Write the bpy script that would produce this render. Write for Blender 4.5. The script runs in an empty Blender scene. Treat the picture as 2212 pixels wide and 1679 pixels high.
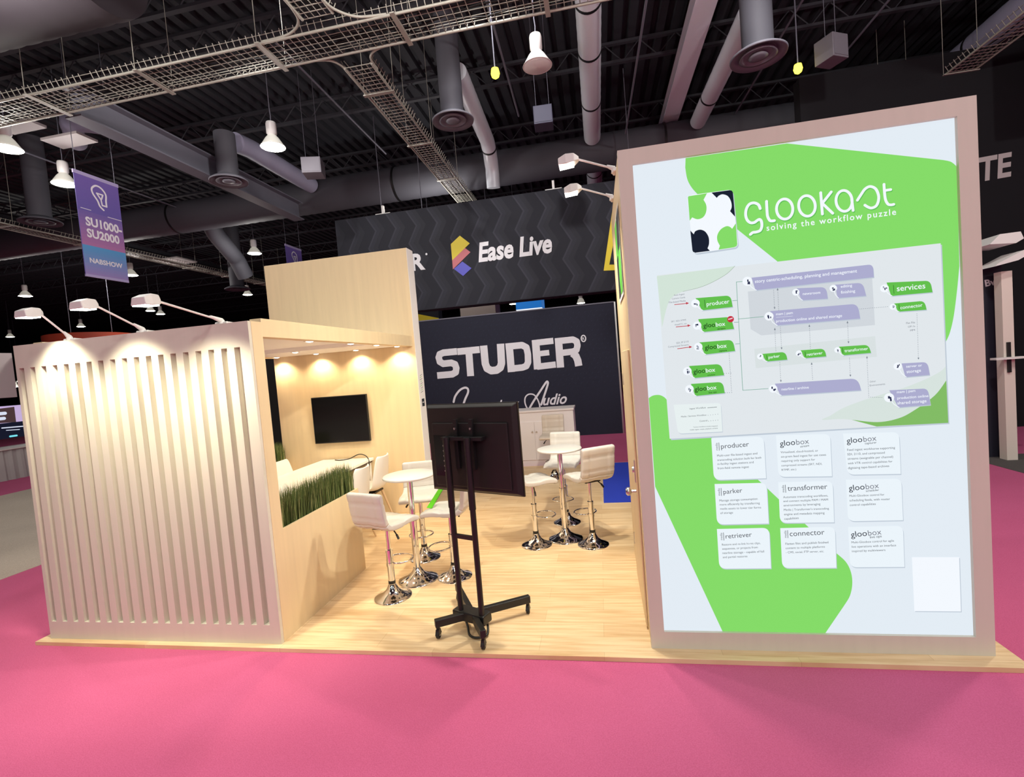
import bpy, bmesh, math, random
import numpy as np
from mathutils import Vector, Matrix
random.seed(7)
C = bpy.context.scene.collection
SC = bpy.context.scene
PI = math.pi

# ------------------------------------------------------------------ camera, world, exposure, added hall lights
W_PX, H_PX, F_PX = 2212, 1679, 1057.0
CAM_POS = np.array([3.767, -3.29, 2.009]); YAW, PITCH, ROLL = -.18, -.048, -.081
def cam_axes():
    f = np.array([math.sin(YAW)*math.cos(PITCH), math.cos(YAW)*math.cos(PITCH), math.sin(PITCH)])
    r = np.array([math.cos(YAW), -math.sin(YAW), 0.0]); u = np.cross(r, f)
    c, s = math.cos(ROLL), math.sin(ROLL)
    return c*r+s*u, -s*r+c*u, f
AX_R, AX_U, AX_F = cam_axes()
cam_data = bpy.data.cameras.new('camera'); cam = bpy.data.objects.new('camera', cam_data); C.objects.link(cam)
cam_data.sensor_fit = 'HORIZONTAL'; cam_data.sensor_width = 36; cam_data.lens = F_PX/W_PX*36
cam_data.clip_start = .05; cam_data.clip_end = 300
m = Matrix.Identity(4)
for i in range(3):
    m[i][0] = AX_R[i]; m[i][1] = AX_U[i]; m[i][2] = -AX_F[i]; m[i][3] = CAM_POS[i]
cam.matrix_world = m; SC.camera = cam

world = bpy.data.worlds.new('world'); SC.world = world; world.use_nodes = True
world.node_tree.nodes['Background'].inputs[0].default_value = (.75, .8, 1, 1)
world.node_tree.nodes['Background'].inputs[1].default_value = .02
SC.view_settings.view_transform = 'Standard'; SC.view_settings.look = 'None'
SC.view_settings.exposure = 0.0; SC.view_settings.gamma = 1; SC.view_settings.use_curve_mapping = False

def area_lamp(name, loc, power, size, col=(1, .96, .9), aim=None, shape='DISK', spread=PI, parent=None):
    d = bpy.data.lights.new(name, 'AREA'); d.energy = power; d.shape = shape; d.size = size; d.color = col; d.spread = spread
    o = bpy.data.objects.new(name, d); C.objects.link(o); o.location = loc
    if aim is not None:
        o.rotation_euler = (Vector(aim)-Vector(loc)).to_track_quat('-Z', 'Y').to_euler()
    if parent is not None: o.parent = parent
    return o
def spot_lamp(name, loc, power, angle, aim, col=(1, .9, .72), r=.03, blend=.6, parent=None):
    d = bpy.data.lights.new(name, 'SPOT'); d.energy = power; d.spot_size = angle; d.spot_blend = blend; d.color = col; d.shadow_soft_size = r
    o = bpy.data.objects.new(name, d); C.objects.link(o); o.location = loc
    o.rotation_euler = (Vector(aim)-Vector(loc)).to_track_quat('-Z', 'Y').to_euler()
    if parent is not None: o.parent = parent
    return o
# unseen lights standing in for high bays, added overhead and behind the camera (those in view are built further down with their fixtures)
HALL = 110.0
def point_lamp(name, loc, power, r=.12, col=(1, .96, .90)):
    d = bpy.data.lights.new(name, 'POINT'); d.energy = power; d.color = col; d.shadow_soft_size = r
    o = bpy.data.objects.new(name, d); C.objects.link(o); o.location = loc; return o
for (x, y, z, w) in ((-3.2, 1.0, 6.75, 270), (1.7, 1.4, 6.75, 210), (7.4, 1.2, 6.75, 430), (11.5, .2, 6.75, 420), (-.6, 10.75, 6.3, 130)):
    point_lamp('hall_light', (x, y, z), w)  # unseen fill above the booth; the last brightens signs behind the banner
for (x, y, w) in ((-3, -4, 60), (4, -4.5, 110), (10, -4, 170), (-4, -10, 110), (4, -10, 290), (12, -10, 360), (-4, -16, 140), (4, -16, 370), (12, -16, 420)):
    area_lamp('hall_light', (x, y, 6.9), w, .6, (1, .97, .93))
# unseen spots added to brighten the hanging banner and the lettered wall
for x, w in ((-1.5, 700), (2.4, 900), (6.5, 700)):
    spot_lamp('banner_fill_spot', (x, 2.6, 8.7), w, .95, (x*.8+.6, 9.9, 4.2), (1, .97, .95), .15, .8)

# ------------------------------------------------------------------ helpers
def S(r, g, b):
    f = lambda c: c/12.92 if c <= .04045 else ((c+.055)/1.055)**2.4
    return (f(r/255), f(g/255), f(b/255))
MATS = {}
def mat(name, col, rough=.5, metal=0.0, emit=0.0, ecol=None, noise=None, bump=None, coat=0, spec=None):
    """noise=(scale xyz, amount): colour variation of the thing itself; bump=(scale, strength)"""
    if name in MATS: return MATS[name]
    M = bpy.data.materials.new(name); M.use_nodes = True; nt = M.node_tree; b = nt.nodes['Principled BSDF']
    b.inputs['Base Color'].default_value = (*col, 1); b.inputs['Roughness'].default_value = rough; b.inputs['Metallic'].default_value = metal
    if coat: b.inputs['Coat Weight'].default_value = coat
    if spec is not None: b.inputs['Specular IOR Level'].default_value = spec
    if emit:
        b.inputs['Emission Color'].default_value = (*(ecol or col), 1); b.inputs['Emission Strength'].default_value = emit
    if noise or bump:
        tc = nt.nodes.new('ShaderNodeTexCoord')
    if noise:
        mp = nt.nodes.new('ShaderNodeMapping'); mp.inputs['Scale'].default_value = noise[0]
        nz = nt.nodes.new('ShaderNodeTexNoise'); nz.inputs['Scale'].default_value = 1; nz.inputs['Detail'].default_value = 5
        nt.links.new(tc.outputs['Object'], mp.inputs[0]); nt.links.new(mp.outputs[0], nz.inputs['Vector'])
        mx = nt.nodes.new('ShaderNodeMix'); mx.data_type = 'RGBA'
        a = noise[1]
        mx.inputs['A'].default_value = (*[c*(1-a) for c in col], 1); mx.inputs['B'].default_value = (*[min(1, c*(1+a)) for c in col], 1)
        nt.links.new(nz.outputs['Fac'], mx.inputs['Factor']); nt.links.new(mx.outputs['Result'], b.inputs['Base Color'])
    if bump:
        n2 = nt.nodes.new('ShaderNodeTexNoise'); n2.inputs['Scale'].default_value = bump[0]; n2.inputs['Detail'].default_value = 3
        bp = nt.nodes.new('ShaderNodeBump'); bp.inputs['Strength'].default_value = bump[1]; bp.inputs['Distance'].default_value = .01
        nt.links.new(tc.outputs['Object'], n2.inputs['Vector']); nt.links.new(n2.outputs['Fac'], bp.inputs['Height']); nt.links.new(bp.outputs[0], b.inputs['Normal'])
    MATS[name] = M; return M
def glow(name, col, strength=1.0):
    if name in MATS: return MATS[name]
    M = bpy.data.materials.new(name); M.use_nodes = True; nt = M.node_tree; b = nt.nodes['Principled BSDF']
    b.inputs['Base Color'].default_value = (*[c*.05 for c in col], 1); b.inputs['Roughness'].default_value = .8
    b.inputs['Specular IOR Level'].default_value = .05
    b.inputs['Emission Color'].default_value = (*col, 1); b.inputs['Emission Strength'].default_value = strength
    MATS[name] = M; return M

class MB:
    def __init__(s): s.v, s.f, s.m, s.sm = [], [], [], []; s.mat = 0; s.smooth = False
    def add(s, vs, fs, M=None):
        n = len(s.v)
        for p in vs: s.v.append(tuple(M @ Vector(p)) if M is not None else tuple(p))
        for f in fs: s.f.append(tuple(i+n for i in f)); s.m.append(s.mat); s.sm.append(s.smooth)
        return s
    def box(s, x0, x1, y0, y1, z0, z1, M=None):
        vs = [(x, y, z) for x in (x0, x1) for y in (y0, y1) for z in (z0, z1)]
        return s.add(vs, [(0, 1, 3, 2), (4, 6, 7, 5), (0, 4, 5, 1), (2, 3, 7, 6), (0, 2, 6, 4), (1, 5, 7, 3)], M)
    def prism(s, pts, d0, d1, axis='y', M=None):
        n = len(pts)
        if axis == 'y': vs = [(u, d0, w) for u, w in pts]+[(u, d1, w) for u, w in pts]
        elif axis == 'z': vs = [(u, w, d0) for u, w in pts]+[(u, w, d1) for u, w in pts]
        else: vs = [(d0, u, w) for u, w in pts]+[(d1, u, w) for u, w in pts]
        fs = [tuple(range(n)), tuple(range(2*n-1, n-1, -1))]+[(i, i+n, (i+1) % n+n, (i+1) % n) for i in range(n)]
        return s.add(vs, fs, M)
    def cyl(s, p0, p1, r0, r1=None, n=16, caps=True):
        r1 = r0 if r1 is None else r1; p0 = Vector(p0); p1 = Vector(p1); d = (p1-p0).normalized()
        a = d.orthogonal().normalized(); b = d.cross(a)
        vs = [p0+(a*math.cos(t)+b*math.sin(t))*r0 for t in [2*PI*i/n for i in range(n)]]+[p1+(a*math.cos(t)+b*math.sin(t))*r1 for t in [2*PI*i/n for i in range(n)]]
        sm = s.smooth; s.smooth = True; s.add(vs, [(i, (i+1) % n, (i+1) % n+n, i+n) for i in range(n)]); s.smooth = False
        if caps: s.add(vs, [tuple(range(n-1, -1, -1)), tuple(range(n, 2*n))])
        s.smooth = sm; return s
    def lathe(s, prof, c=(0, 0, 0), n=32, M=None):
        vs = []; k = len(prof)
        for r, z in prof: vs += [(c[0]+r*math.cos(2*PI*i/n), c[1]+r*math.sin(2*PI*i/n), c[2]+z) for i in range(n)]
        fs = [(j*n+i, j*n+(i+1) % n, (j+1)*n+(i+1) % n, (j+1)*n+i) for j in range(k-1) for i in range(n)]
        sm = s.smooth; s.smooth = True; s.add(vs, fs, M); s.smooth = sm
        s.add(vs[:n], [tuple(range(n-1, -1, -1))], M); s.add(vs[-n:], [tuple(range(n))], M); return s
    def tube(s, pts, r, n=8, closed=False):
        P = [Vector(p) for p in pts]; k = len(P); vs = []; up = None
        for i, p in enumerate(P):
            q0 = P[(i-1) % k] if (closed or i) else P[0]; q1 = P[(i+1) % k] if (closed or i < k-1) else P[-1]
            d = (q1-q0).normalized()
            if up is None: up = d.orthogonal().normalized()
            up = (up-d*up.dot(d)); up = up.normalized() if up.length > 1e-6 else d.orthogonal().normalized()
            b = d.cross(up)
            rr = r[i] if isinstance(r, (list, tuple)) else r
            vs += [p+(up*math.cos(2*PI*j/n)+b*math.sin(2*PI*j/n))*rr for j in range(n)]
        fs = [(i*n+j, i*n+(j+1) % n, ((i+1) % k)*n+(j+1) % n, ((i+1) % k)*n+j) for i in range(k if closed else k-1) for j in range(n)]
        sm = s.smooth; s.smooth = True; s.add(vs, fs); s.smooth = sm
        if not closed: s.add(vs[:n], [tuple(range(n-1, -1, -1))]); s.add(vs[-n:], [tuple(range(n))])
        return s
    def sweep(s, st, n=24, p=.45, bend=0.0, quilt=None):
        """st: list of (pos, across, normal, half width, half thickness); a padded ribbon with rounded edges"""
        vs = []
        for k_, (pos, ac, nm, hw, ht) in enumerate(st):
            pos, ac, nm = Vector(pos), Vector(ac), Vector(nm)
            for j in range(n):
                t = 2*PI*j/n; c, q = math.cos(t), math.sin(t)
                u = math.copysign(abs(c)**p, c); w = math.copysign(abs(q)**p, q)
                d = 1.0
                if quilt: d = quilt(k_, u)
                vs.append(pos+ac*(u*hw)+nm*(w*ht*d+bend*u*u))
        k = len(st); sm = s.smooth; s.smooth = True
        s.add(vs, [(i*n+j, i*n+(j+1) % n, (i+1)*n+(j+1) % n, (i+1)*n+j) for i in range(k-1) for j in range(n)]+[tuple(range(n-1, -1, -1)), tuple((k-1)*n+j for j in range(n))])
        s.smooth = sm; return s
    def build(s, name, mats, parent=None, bevel=0, flip=True, rel=None):
        me = bpy.data.meshes.new(name); vs = s.v
        if rel is not None: vs = [(a-rel[0], b-rel[1], c-rel[2]) for a, b, c in vs]
        me.from_pydata(vs, [], s.f)
        for mm in (mats if isinstance(mats, (list, tuple)) else [mats]): me.materials.append(mm)
        me.polygons.foreach_set('material_index', s.m); me.polygons.foreach_set('use_smooth', s.sm)
        if flip:
            bm = bmesh.new(); bm.from_mesh(me); bmesh.ops.recalc_face_normals(bm, faces=bm.faces); bm.to_mesh(me); bm.free()
        me.update()
        o = bpy.data.objects.new(name, me); C.objects.link(o)
        if parent is not None: o.parent = parent
        if bevel:
            b = o.modifiers.new('edge', 'BEVEL'); b.width = bevel; b.segments = 2; b.limit_method = 'ANGLE'
        return o
def thing(name, label, cat, loc=(0, 0, 0), rz=0, group=None):
    o = bpy.data.objects.new(name, None); C.objects.link(o); o.empty_display_size = .1
    o.location = loc; o.rotation_euler = (0, 0, rz); return tag(o, label, cat, group)
def tag(o, label, cat, group=None, kind=None):
    o['label'] = label; o['category'] = cat
    if group: o['group'] = group
    if kind: o['kind'] = kind
    return o
def struct(o, label=None):
    o['kind'] = 'structure'
    if label: o['label'] = label
    return o
def dup(root, loc, rz, label, group=None):
    r = root.copy(); C.objects.link(r); r.location = loc; r.rotation_euler = (0, 0, rz); r['label'] = label
    if group: r['group'] = group
    for ch in list(root.children):
        c = ch.copy(); C.objects.link(c); c.parent = r
        for g in list(ch.children):
            d = g.copy(); C.objects.link(d); d.parent = c
    return r
# a point of the photograph turned into a point of a known plane of the place
def _ray(x, y): return (x-W_PX/2)/F_PX*AX_R-(y-H_PX/2)/F_PX*AX_U+AX_F
def at_x(x, y, X):
    d = _ray(x, y); return CAM_POS+d*(X-CAM_POS[0])/d[0]
def at_y(x, y, Y):
    d = _ray(x, y); return CAM_POS+d*(Y-CAM_POS[1])/d[1]
def at_z(x, y, Z):
    d = _ray(x, y); return CAM_POS+d*(Z-CAM_POS[2])/d[2]
def homography(src, dst):
    A = []; B = []
    for (x, y), (u, v) in zip(src, dst):
        A.append([x, y, 1, 0, 0, 0, -u*x, -u*y]); B.append(u); A.append([0, 0, 0, x, y, 1, -v*x, -v*y]); B.append(v)
    h = np.linalg.solve(np.array(A, float), np.array(B, float))
    def f(x, y):
        w = h[6]*x+h[7]*y+1; return ((h[0]*x+h[1]*y+h[2])/w, (h[3]*x+h[4]*y+h[5])/w)
    return f
_TXT = {}
def text_mesh(s, bold=0.0, shear=0.0, spacing=1.0):
    k = (s, bold, shear, spacing)
    if k not in _TXT:
        cu = bpy.data.curves.new('t', 'FONT'); cu.body = s; cu.size = 1; cu.offset = bold; cu.shear = shear; cu.space_character = spacing; cu.resolution_u = 3
        o = bpy.data.objects.new('t', cu); C.objects.link(o); bpy.context.view_layer.update()
        dg = bpy.context.evaluated_depsgraph_get(); me = bpy.data.meshes.new_from_object(o.evaluated_get(dg))
        vs = [(v.co.x, v.co.y) for v in me.vertices]; fs = [tuple(p.vertices) for p in me.polygons]
        bpy.data.objects.remove(o); bpy.data.curves.remove(cu); bpy.data.meshes.remove(me)
        x0 = min(v[0] for v in vs); x1 = max(v[0] for v in vs)
        _TXT[k] = ([(a-x0, b) for a, b in vs], fs, x1-x0)
    return _TXT[k]
class Art:
    """flat print on a real plane: origin o, unit axes eu / ew, outward normal n; px() turns photo pixels into plane coordinates"""
    def __init__(s, o, eu, ew, n, px=None, step=.0009):
        s.o, s.eu, s.ew, s.n = Vector(o), Vector(eu), Vector(ew), Vector(n); s.px = px; s.step = step
        s.vs, s.fs, s.ms, s.mats = [], [], [], []; s.k = 0
    def _m(s, M):
        if M not in s.mats: s.mats.append(M)
        return s.mats.index(M)
    def fork(s): return Art(s.o, s.eu, s.ew, s.n, s.px, s.step)
    def raw(s, pts, faces, M, L):
        n = len(s.vs); i = s._m(M); s.k = (s.k+1) % 60
        for u, w in pts: s.vs.append(tuple(s.o+s.eu*u+s.ew*w+s.n*(s.step*(L+s.k*.004))))
        for f in faces: s.fs.append(tuple(j+n for j in f)); s.ms.append(i)
    def poly(s, pts, M, L=1): s.raw(pts, [tuple(range(len(pts)))], M, L)
    def pxpoly(s, pts, M, L=1): s.poly([s.px(*p) for p in pts], M, L)
    def disc(s, c, r, M, L=1, n=28, ry=None): s.poly([(c[0]+r*math.cos(2*PI*i/n), c[1]+(ry or r)*math.sin(2*PI*i/n)) for i in range(n)], M, L)
    def pxdisc(s, c, r, M, L=1):
        a = s.px(*c); b = s.px(c[0]+r, c[1]); s.disc(a, math.hypot(b[0]-a[0], b[1]-a[1]), M, L)
    def stroke(s, pts, w, M, L=1, round_=True, closed=False):
        P = list(pts)+([pts[0]] if closed else [])
        for (a, b), (c, d) in zip(P, P[1:]):
            l = math.hypot(c-a, d-b)
            if l < 1e-9: continue
            nx, ny = -(d-b)/l*w/2, (c-a)/l*w/2
            s.poly([(a+nx, b+ny), (a-nx, b-ny), (c-nx, d-ny), (c+nx, d+ny)], M, L)
        if round_:
            for p in P: s.disc(p, w/2, M, L, 12)
    def pxstroke(s, pts, w, M, L=1, **k):
        Q = [s.px(*p) for p in pts]; a = s.px(*pts[0]); b = s.px(pts[0][0]+w, pts[0][1]); s.stroke(Q, math.hypot(b[0]-a[0], b[1]-a[1]), M, L, **k)
    def pxdots(s, pts, r, M, L=1, gap=4.0):
        for (a, b), (c, d) in zip(pts, pts[1:]):
            l = math.hypot(c-a, d-b); k = max(1, int(l/gap))
            for i in range(k+1):
                q = s.px(a+(c-a)*i/k, b+(d-b)*i/k); e = s.px(a+(c-a)*i/k+r, b+(d-b)*i/k); s.disc(q, abs(e[0]-q[0]), M, L, 6)
    def text(s, t, a, b, M, L=2, bold=0.0, shear=0.0, tall=1.0, spacing=1.0):
        vs, fs, w = text_mesh(t, bold, shear, spacing); l = math.hypot(b[0]-a[0], b[1]-a[1]); dx, dy = (b[0]-a[0])/l, (b[1]-a[1])/l; k = l/w
        s.raw([(a[0]+dx*x*k-dy*y*k*tall, a[1]+dy*x*k+dx*y*k*tall) for x, y in vs], fs, M, L)
    def pxtext(s, t, a, b, M, L=2, **k): s.text(t, s.px(*a), s.px(*b), M, L, **k)
    def build(s, name, parent=None, rel=(0, 0, 0)):
        me = bpy.data.meshes.new(name); me.from_pydata([(a-rel[0], b-rel[1], c-rel[2]) for a, b, c in s.vs], [], s.fs)
        for mm in s.mats: me.materials.append(mm)
        me.polygons.foreach_set('material_index', s.ms); me.update()
        o = bpy.data.objects.new(name, me); C.objects.link(o)
        if parent is not None: o.parent = parent
        return o
def arc(cx, cy, rx, ry, a0, a1, n=14): return [(cx+rx*math.cos(math.radians(a0+(a1-a0)*i/n)), cy+ry*math.sin(math.radians(a0+(a1-a0)*i/n))) for i in range(n+1)]
def spline(pts, n=6):
    out = []; P = [pts[0]]+list(pts)+[pts[-1]]
    for i in range(1, len(P)-2):
        p0, p1, p2, p3 = P[i-1], P[i], P[i+1], P[i+2]
        for k in range(n):
            t = k/n; out.append(tuple(.5*((2*b)+(-a+c)*t+(2*a-5*b+4*c-d)*t*t+(-a+3*b-3*c+d)*t**3) for a, b, c, d in zip(p0, p1, p2, p3)))
    return out+[tuple(pts[-1])]

# ------------------------------------------------------------------ materials
LAM = mat('oak_laminate', (.76, .60, .375), .45, noise=((14, 14, .9), .10))
TAUPE = mat('taupe_laminate', (.68, .645, .55), .5, noise=((16, 16, 1.0), .05))
SOFFIT = mat('white_soffit_board', (.95, .94, .94), .6)
WHITE = mat('white_paint', (.82, .80, .77), .4)
LEATHER = mat('white_leather', (.64, .61, .58), .38, bump=(60, .05))
LEATHER_B = mat('beige_leather', (.62, .53, .45), .4)
SHELL = mat('white_plastic', (.85, .83, .80), .3)
CHROME = mat('chrome', (.82, .82, .84), .07, 1.0)
STEEL = mat('brushed_steel', (.6, .6, .6), .3, 1.0)
BLACK = mat('black_metal', (.008, .008, .009), .42)
BLACKP = mat('black_plastic', (.010, .009, .009), .5)
SCREEN = mat('dark_screen_glass', (.006, .006, .007), .12)
RUBBER = mat('black_rubber', (.015, .015, .015), .7)
PALEWOOD = mat('pale_wood_leg', (.72, .52, .32), .5)
MARBLE = mat('white_marble', (.80, .78, .75), .25, noise=((3, 2, 3), .08))
DARKEDGE = mat('dark_edge', (.08, .06, .05), .5)
GRASS = mat('artificial_grass', (.085, .125, .028), .6, noise=((30, 30, 3), .5))
GRASS2 = mat('artificial_grass_tip', (.30, .32, .12), .6)
CREAM = mat('white_lamp_paint', (.80, .78, .76), .4)
CEILBLK = mat('black_ceiling_paint', (.020, .022, .030), .8)
JOIST = mat('dark_painted_steel', (.035, .036, .046), .7)
BEAM = mat('grey_painted_steel', (.15, .15, .19), .6)
DUCT = mat('galvanised_duct', (.78, .82, .90), .38, .1, bump=(9, .25))
DUCTD = mat('dull_duct_wrap', (.085, .085, .105), .7)
DUCTB = mat('bluish_duct', (.34, .33, .46), .55)
WIRE = mat('zinc_wire', (.40, .39, .34), .5, .1)
NAVY = mat('dark_printed_fabric', S(24, 26, 38), .75)
NAVY2 = mat('dark_fabric_wall', S(25, 28, 47), .8, noise=((9, 9, 14), .25))
LETTER = mat('white_vinyl_letter', (.80, .80, .84), .5)
YELLOW = mat('yellow_print', S(236, 214, 50), .6)

def floor_mat():
    M = bpy.data.materials.new('light_plank_floor'); M.use_nodes = True; nt = M.node_tree; b = nt.nodes['Principled BSDF']
    tc = nt.nodes.new('ShaderNodeTexCoord'); br = nt.nodes.new('ShaderNodeTexBrick')
    br.inputs['Scale'].default_value = 1; br.inputs['Brick Width'].default_value = 1.22; br.inputs['Row Height'].default_value = .19
    br.inputs['Mortar Size'].default_value = .0012; br.inputs['Color1'].default_value = (.88, .67, .42, 1); br.inputs['Color2'].default_value = (.76, .54, .31, 1)
    br.inputs['Mortar'].default_value = (.62, .43, .24, 1); br.offset = .37
    mp = nt.nodes.new('ShaderNodeMapping'); mp.inputs['Scale'].default_value = (1.6, 22, 1)
    nz = nt.nodes.new('ShaderNodeTexNoise'); nz.inputs['Scale'].default_value = 1.4; nz.inputs['Detail'].default_value = 6
    mx = nt.nodes.new('ShaderNodeMix'); mx.data_type = 'RGBA'; mx.blend_type = 'MULTIPLY'; mx.inputs['Factor'].default_value = .75
    rp = nt.nodes.new('ShaderNodeValToRGB'); rp.color_ramp.elements[0].position = .3; rp.color_ramp.elements[0].color = (.74, .61, .47, 1); rp.color_ramp.elements[1].position = .62; rp.color_ramp.elements[1].color = (1, 1, 1, 1)
    L = nt.links.new; L(tc.outputs['Object'], br.inputs['Vector']); L(tc.outputs['Object'], mp.inputs[0]); L(mp.outputs[0], nz.inputs['Vector']); L(nz.outputs['Fac'], rp.inputs[0])
    L(br.outputs['Color'], mx.inputs['A']); L(rp.outputs[0], mx.inputs['B']); L(mx.outputs['Result'], b.inputs['Base Color'])
    b.inputs['Roughness'].default_value = .42; b.inputs['Specular IOR Level'].default_value = .35; return M
def carpet_mat(name, c1, c2, sc=160):
    M = bpy.data.materials.new(name); M.use_nodes = True; nt = M.node_tree; b = nt.nodes['Principled BSDF']; L = nt.links.new
    tc = nt.nodes.new('ShaderNodeTexCoord'); n1 = nt.nodes.new('ShaderNodeTexNoise'); n1.inputs['Scale'].default_value = sc; n1.inputs['Detail'].default_value = 2
    n2 = nt.nodes.new('ShaderNodeTexNoise'); n2.inputs['Scale'].default_value = .8; n2.inputs['Detail'].default_value = 4
    ad = nt.nodes.new('ShaderNodeMath'); ad.operation = 'MULTIPLY_ADD'; ad.inputs[1].default_value = .45
    mr = nt.nodes.new('ShaderNodeMapRange'); mr.inputs['From Min'].default_value = .35; mr.inputs['From Max'].default_value = 1.0
    mx = nt.nodes.new('ShaderNodeMix'); mx.data_type = 'RGBA'; mx.inputs['A'].default_value = (*c1, 1); mx.inputs['B'].default_value = (*c2, 1)
    L(tc.outputs['Object'], n1.inputs['Vector']); L(tc.outputs['Object'], n2.inputs['Vector']); L(n2.outputs['Fac'], ad.inputs[0]); L(n1.outputs['Fac'], ad.inputs[2])
    L(ad.outputs[0], mr.inputs['Value']); L(mr.outputs[0], mx.inputs['Factor']); L(mx.outputs['Result'], b.inputs['Base Color'])
    bp = nt.nodes.new('ShaderNodeBump'); bp.inputs['Strength'].default_value = .35; bp.inputs['Distance'].default_value = .01
    L(n1.outputs['Fac'], bp.inputs['Height']); L(bp.outputs[0], b.inputs['Normal']); b.inputs['Roughness'].default_value = .95; b.inputs['Specular IOR Level'].default_value = .1
    return M
PINK = carpet_mat('pink_carpet', (.50, .090, .200), (.63, .135, .285))
GREYC = carpet_mat('grey_carpet', (.42, .35, .29), (.62, .53, .45), 90)
DGREYC = carpet_mat('dark_grey_carpet', (.08, .07, .07), (.13, .115, .11), 90)
PLANK = floor_mat()

# ------------------------------------------------------------------ the hall
ZC = -.03                                    # carpet level; the booth's plank floor is z = 0
def slab(name, x0, x1, y0, y1, z0, z1, M, label=None):
    return struct(MB().box(x0, x1, y0, y1, z0, z1).build(name, M), label)
slab('floor', -60, 40, -24, 60, ZC-.1, ZC, PINK, 'pink carpet of the exhibition hall')
slab('floor.001', -9.9, -3.35, -14, 30, ZC-.02, ZC+.004, GREYC, 'grey carpet strip left of the booth')
slab('floor.002', 9.35, 22, 3.9, 5.6, ZC-.02, ZC+.004, DGREYC, 'dark grey carpet right of the booth')
slab('floor.003', -1.09, 6.13, -.055, 6.12, ZC-.01, 0, PLANK, 'light plank floor of the booth')
WALLD = mat('dark_hall_wall', (.012, .012, .016), .9)
slab('wall_back', -60, 40, 60, 60.2, ZC, 10, WALLD); slab('wall_left', -60.2, -60, -24, 60, ZC, 10, WALLD); slab('wall_right', 40, 40.2, -24, 60, ZC, 10, WALLD)
mb = MB(); z0, z1 = 9.3, 9.42; xs = []
x = -60.0
while x < 40:                                 # ribbed metal deck, ribs running away from the viewer
    xs += [(x, z0), (x+.14, z0), (x+.17, z1), (x+.27, z1), (x+.30, z0)]; x += .32
k = len(xs); vs = [(a, -24, b) for a, b in xs]+[(a, 60, b) for a, b in xs]
mb.add(vs, [(i, i+1, i+1+k, i+k) for i in range(k-1)])
struct(mb.build('ceiling', CEILBLK), 'black ribbed metal ceiling deck')

# ------------------------------------------------------------------ booth, left part: fluted wall, canopy, partition, planter walls
LX0, LX1, HT = -1.0, 1.2, 2.5
def fluted_wall():
    t = thing('fluted_wall', 'taupe wall with tall vertical grooves at the front left of the booth', 'wall panel', (0, 0, 0))
    mb = MB(); gx = [(-.9425+.1128*i) for i in range(19)]; gw, gd, zb, zt = .050, .052, .15, 2.31
    xs = [LX0]
    for g in gx: xs += [g-gw/2, g+gw/2]
    xs.append(LX1)
    for i in range(len(xs)-1):                # face: bars between grooves and recessed groove floors
        y = gd if i % 2 else 0
        if i % 2 == 0: mb.box(xs[i], xs[i+1], 0, gd, zb, zt)
    mb.box(LX0, LX1, 0, gd, 0, zb); mb.box(LX0, LX1, 0, gd, zt, HT); mb.box(LX0, LX1-.002, gd, .148, 0, HT)
    mb.build('fluted_panel', TAUPE, t, flip=False)
    MB().box(LX1-.02, LX1+.003, .03, .15, 0, HT).build('side_post', LAM, t)
fluted_wall()
def down_light(parent, x, y, z, aim, power=6.0):
    mb = MB(); mb.lathe([(.052, .012), (.055, -.004), (.043, -.008), (.038, .004)], (x, y, z), 20); r = mb.build('downlight', CREAM, parent)
    m2 = MB(); m2.lathe([(.038, -.004), (.030, -.012), (.008, -.016)], (x, y, z), 16); m2.build('lamp_lens', glow('warm_lamp_lens', (1, .93, .78), 9), r)
    spot_lamp('downlight_lamp', (x, y, z-.03), power*2.3, 2.4, aim, (1, .80, .52), .025, .8)
def canopy():
    t = thing('canopy', 'oak canopy roof with white soffit and small downlights over the meeting nook', 'canopy')
    MB().box(LX1-.1, LX1, .15, 3.285, 2.385, HT+.03).build('header_beam', LAM, t, .003)
    MB().box(LX0, LX0+.1, .15, 3.285, 2.385, HT+.03).build('header_beam', LAM, t, .003)
    mb = MB(); mb.box(LX0+.1, LX1-.1, .15, 3.285, 2.45, HT)
    mb.box(LX0+.1, LX1-.1, 2.35, 3.285, 2.40, 2.45); mb.box(LX1-.24, LX1-.1, .15, 2.35, 2.40, 2.45); mb.box(LX0+.1, LX0+.24, .15, 2.35, 2.40, 2.45)
    mb.build('soffit', SOFFIT, t)
    for y in (1.05, 1.85, 2.5): down_light(t, LX1-.17, y, 2.40, (LX1-.3, y, 0), 14)
    for x in (-.85, -.22, .40, 1.02): down_light(t, x, 3.16, 2.40, (x, 3.23, 0), 11)
    down_light(t, -.05, 2.42, 2.40, (-.05, 2.4, 0), 20)
canopy()
tw = thing('partition_wall', 'tall oak partition behind the meeting nook, its screen side facing the aisle', 'partition')
MB().box(LX0, LX1+.03, 3.29, 3.52, 0, 3.76).build('wall_slab', LAM, tw, .004); MB().box(LX1+.03, LX1+.034, 3.29, 3.52, 0, 3.76).build('end_panel', mat('white_edge_board', (.92, .88, .86), .5), tw)
a = Art((LX1+.035, 3.29, 0), (0, 1, 0), (0, 0, 1), (1, 0, 0))         # printed end of the partition
G1 = mat('green_print', S(120, 200, 90), .6); K1 = mat('dark_print', S(40, 44, 52), .6)
for i in range(9): a.stroke([(.06+.012*(i % 3), 1.72+.03*i), (.16-.01*(i % 2), 1.74+.03*i)], .006, G1 if i % 2 else K1)
a.poly([(.07, 1.52), (.17, 1.52), (.17, 1.63), (.07, 1.63)], K1); a.poly([(.09, 1.57), (.15, 1.57), (.15, 1.585), (.09, 1.585)], LETTER, 2)
a.build('printed_edge', tw)
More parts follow.
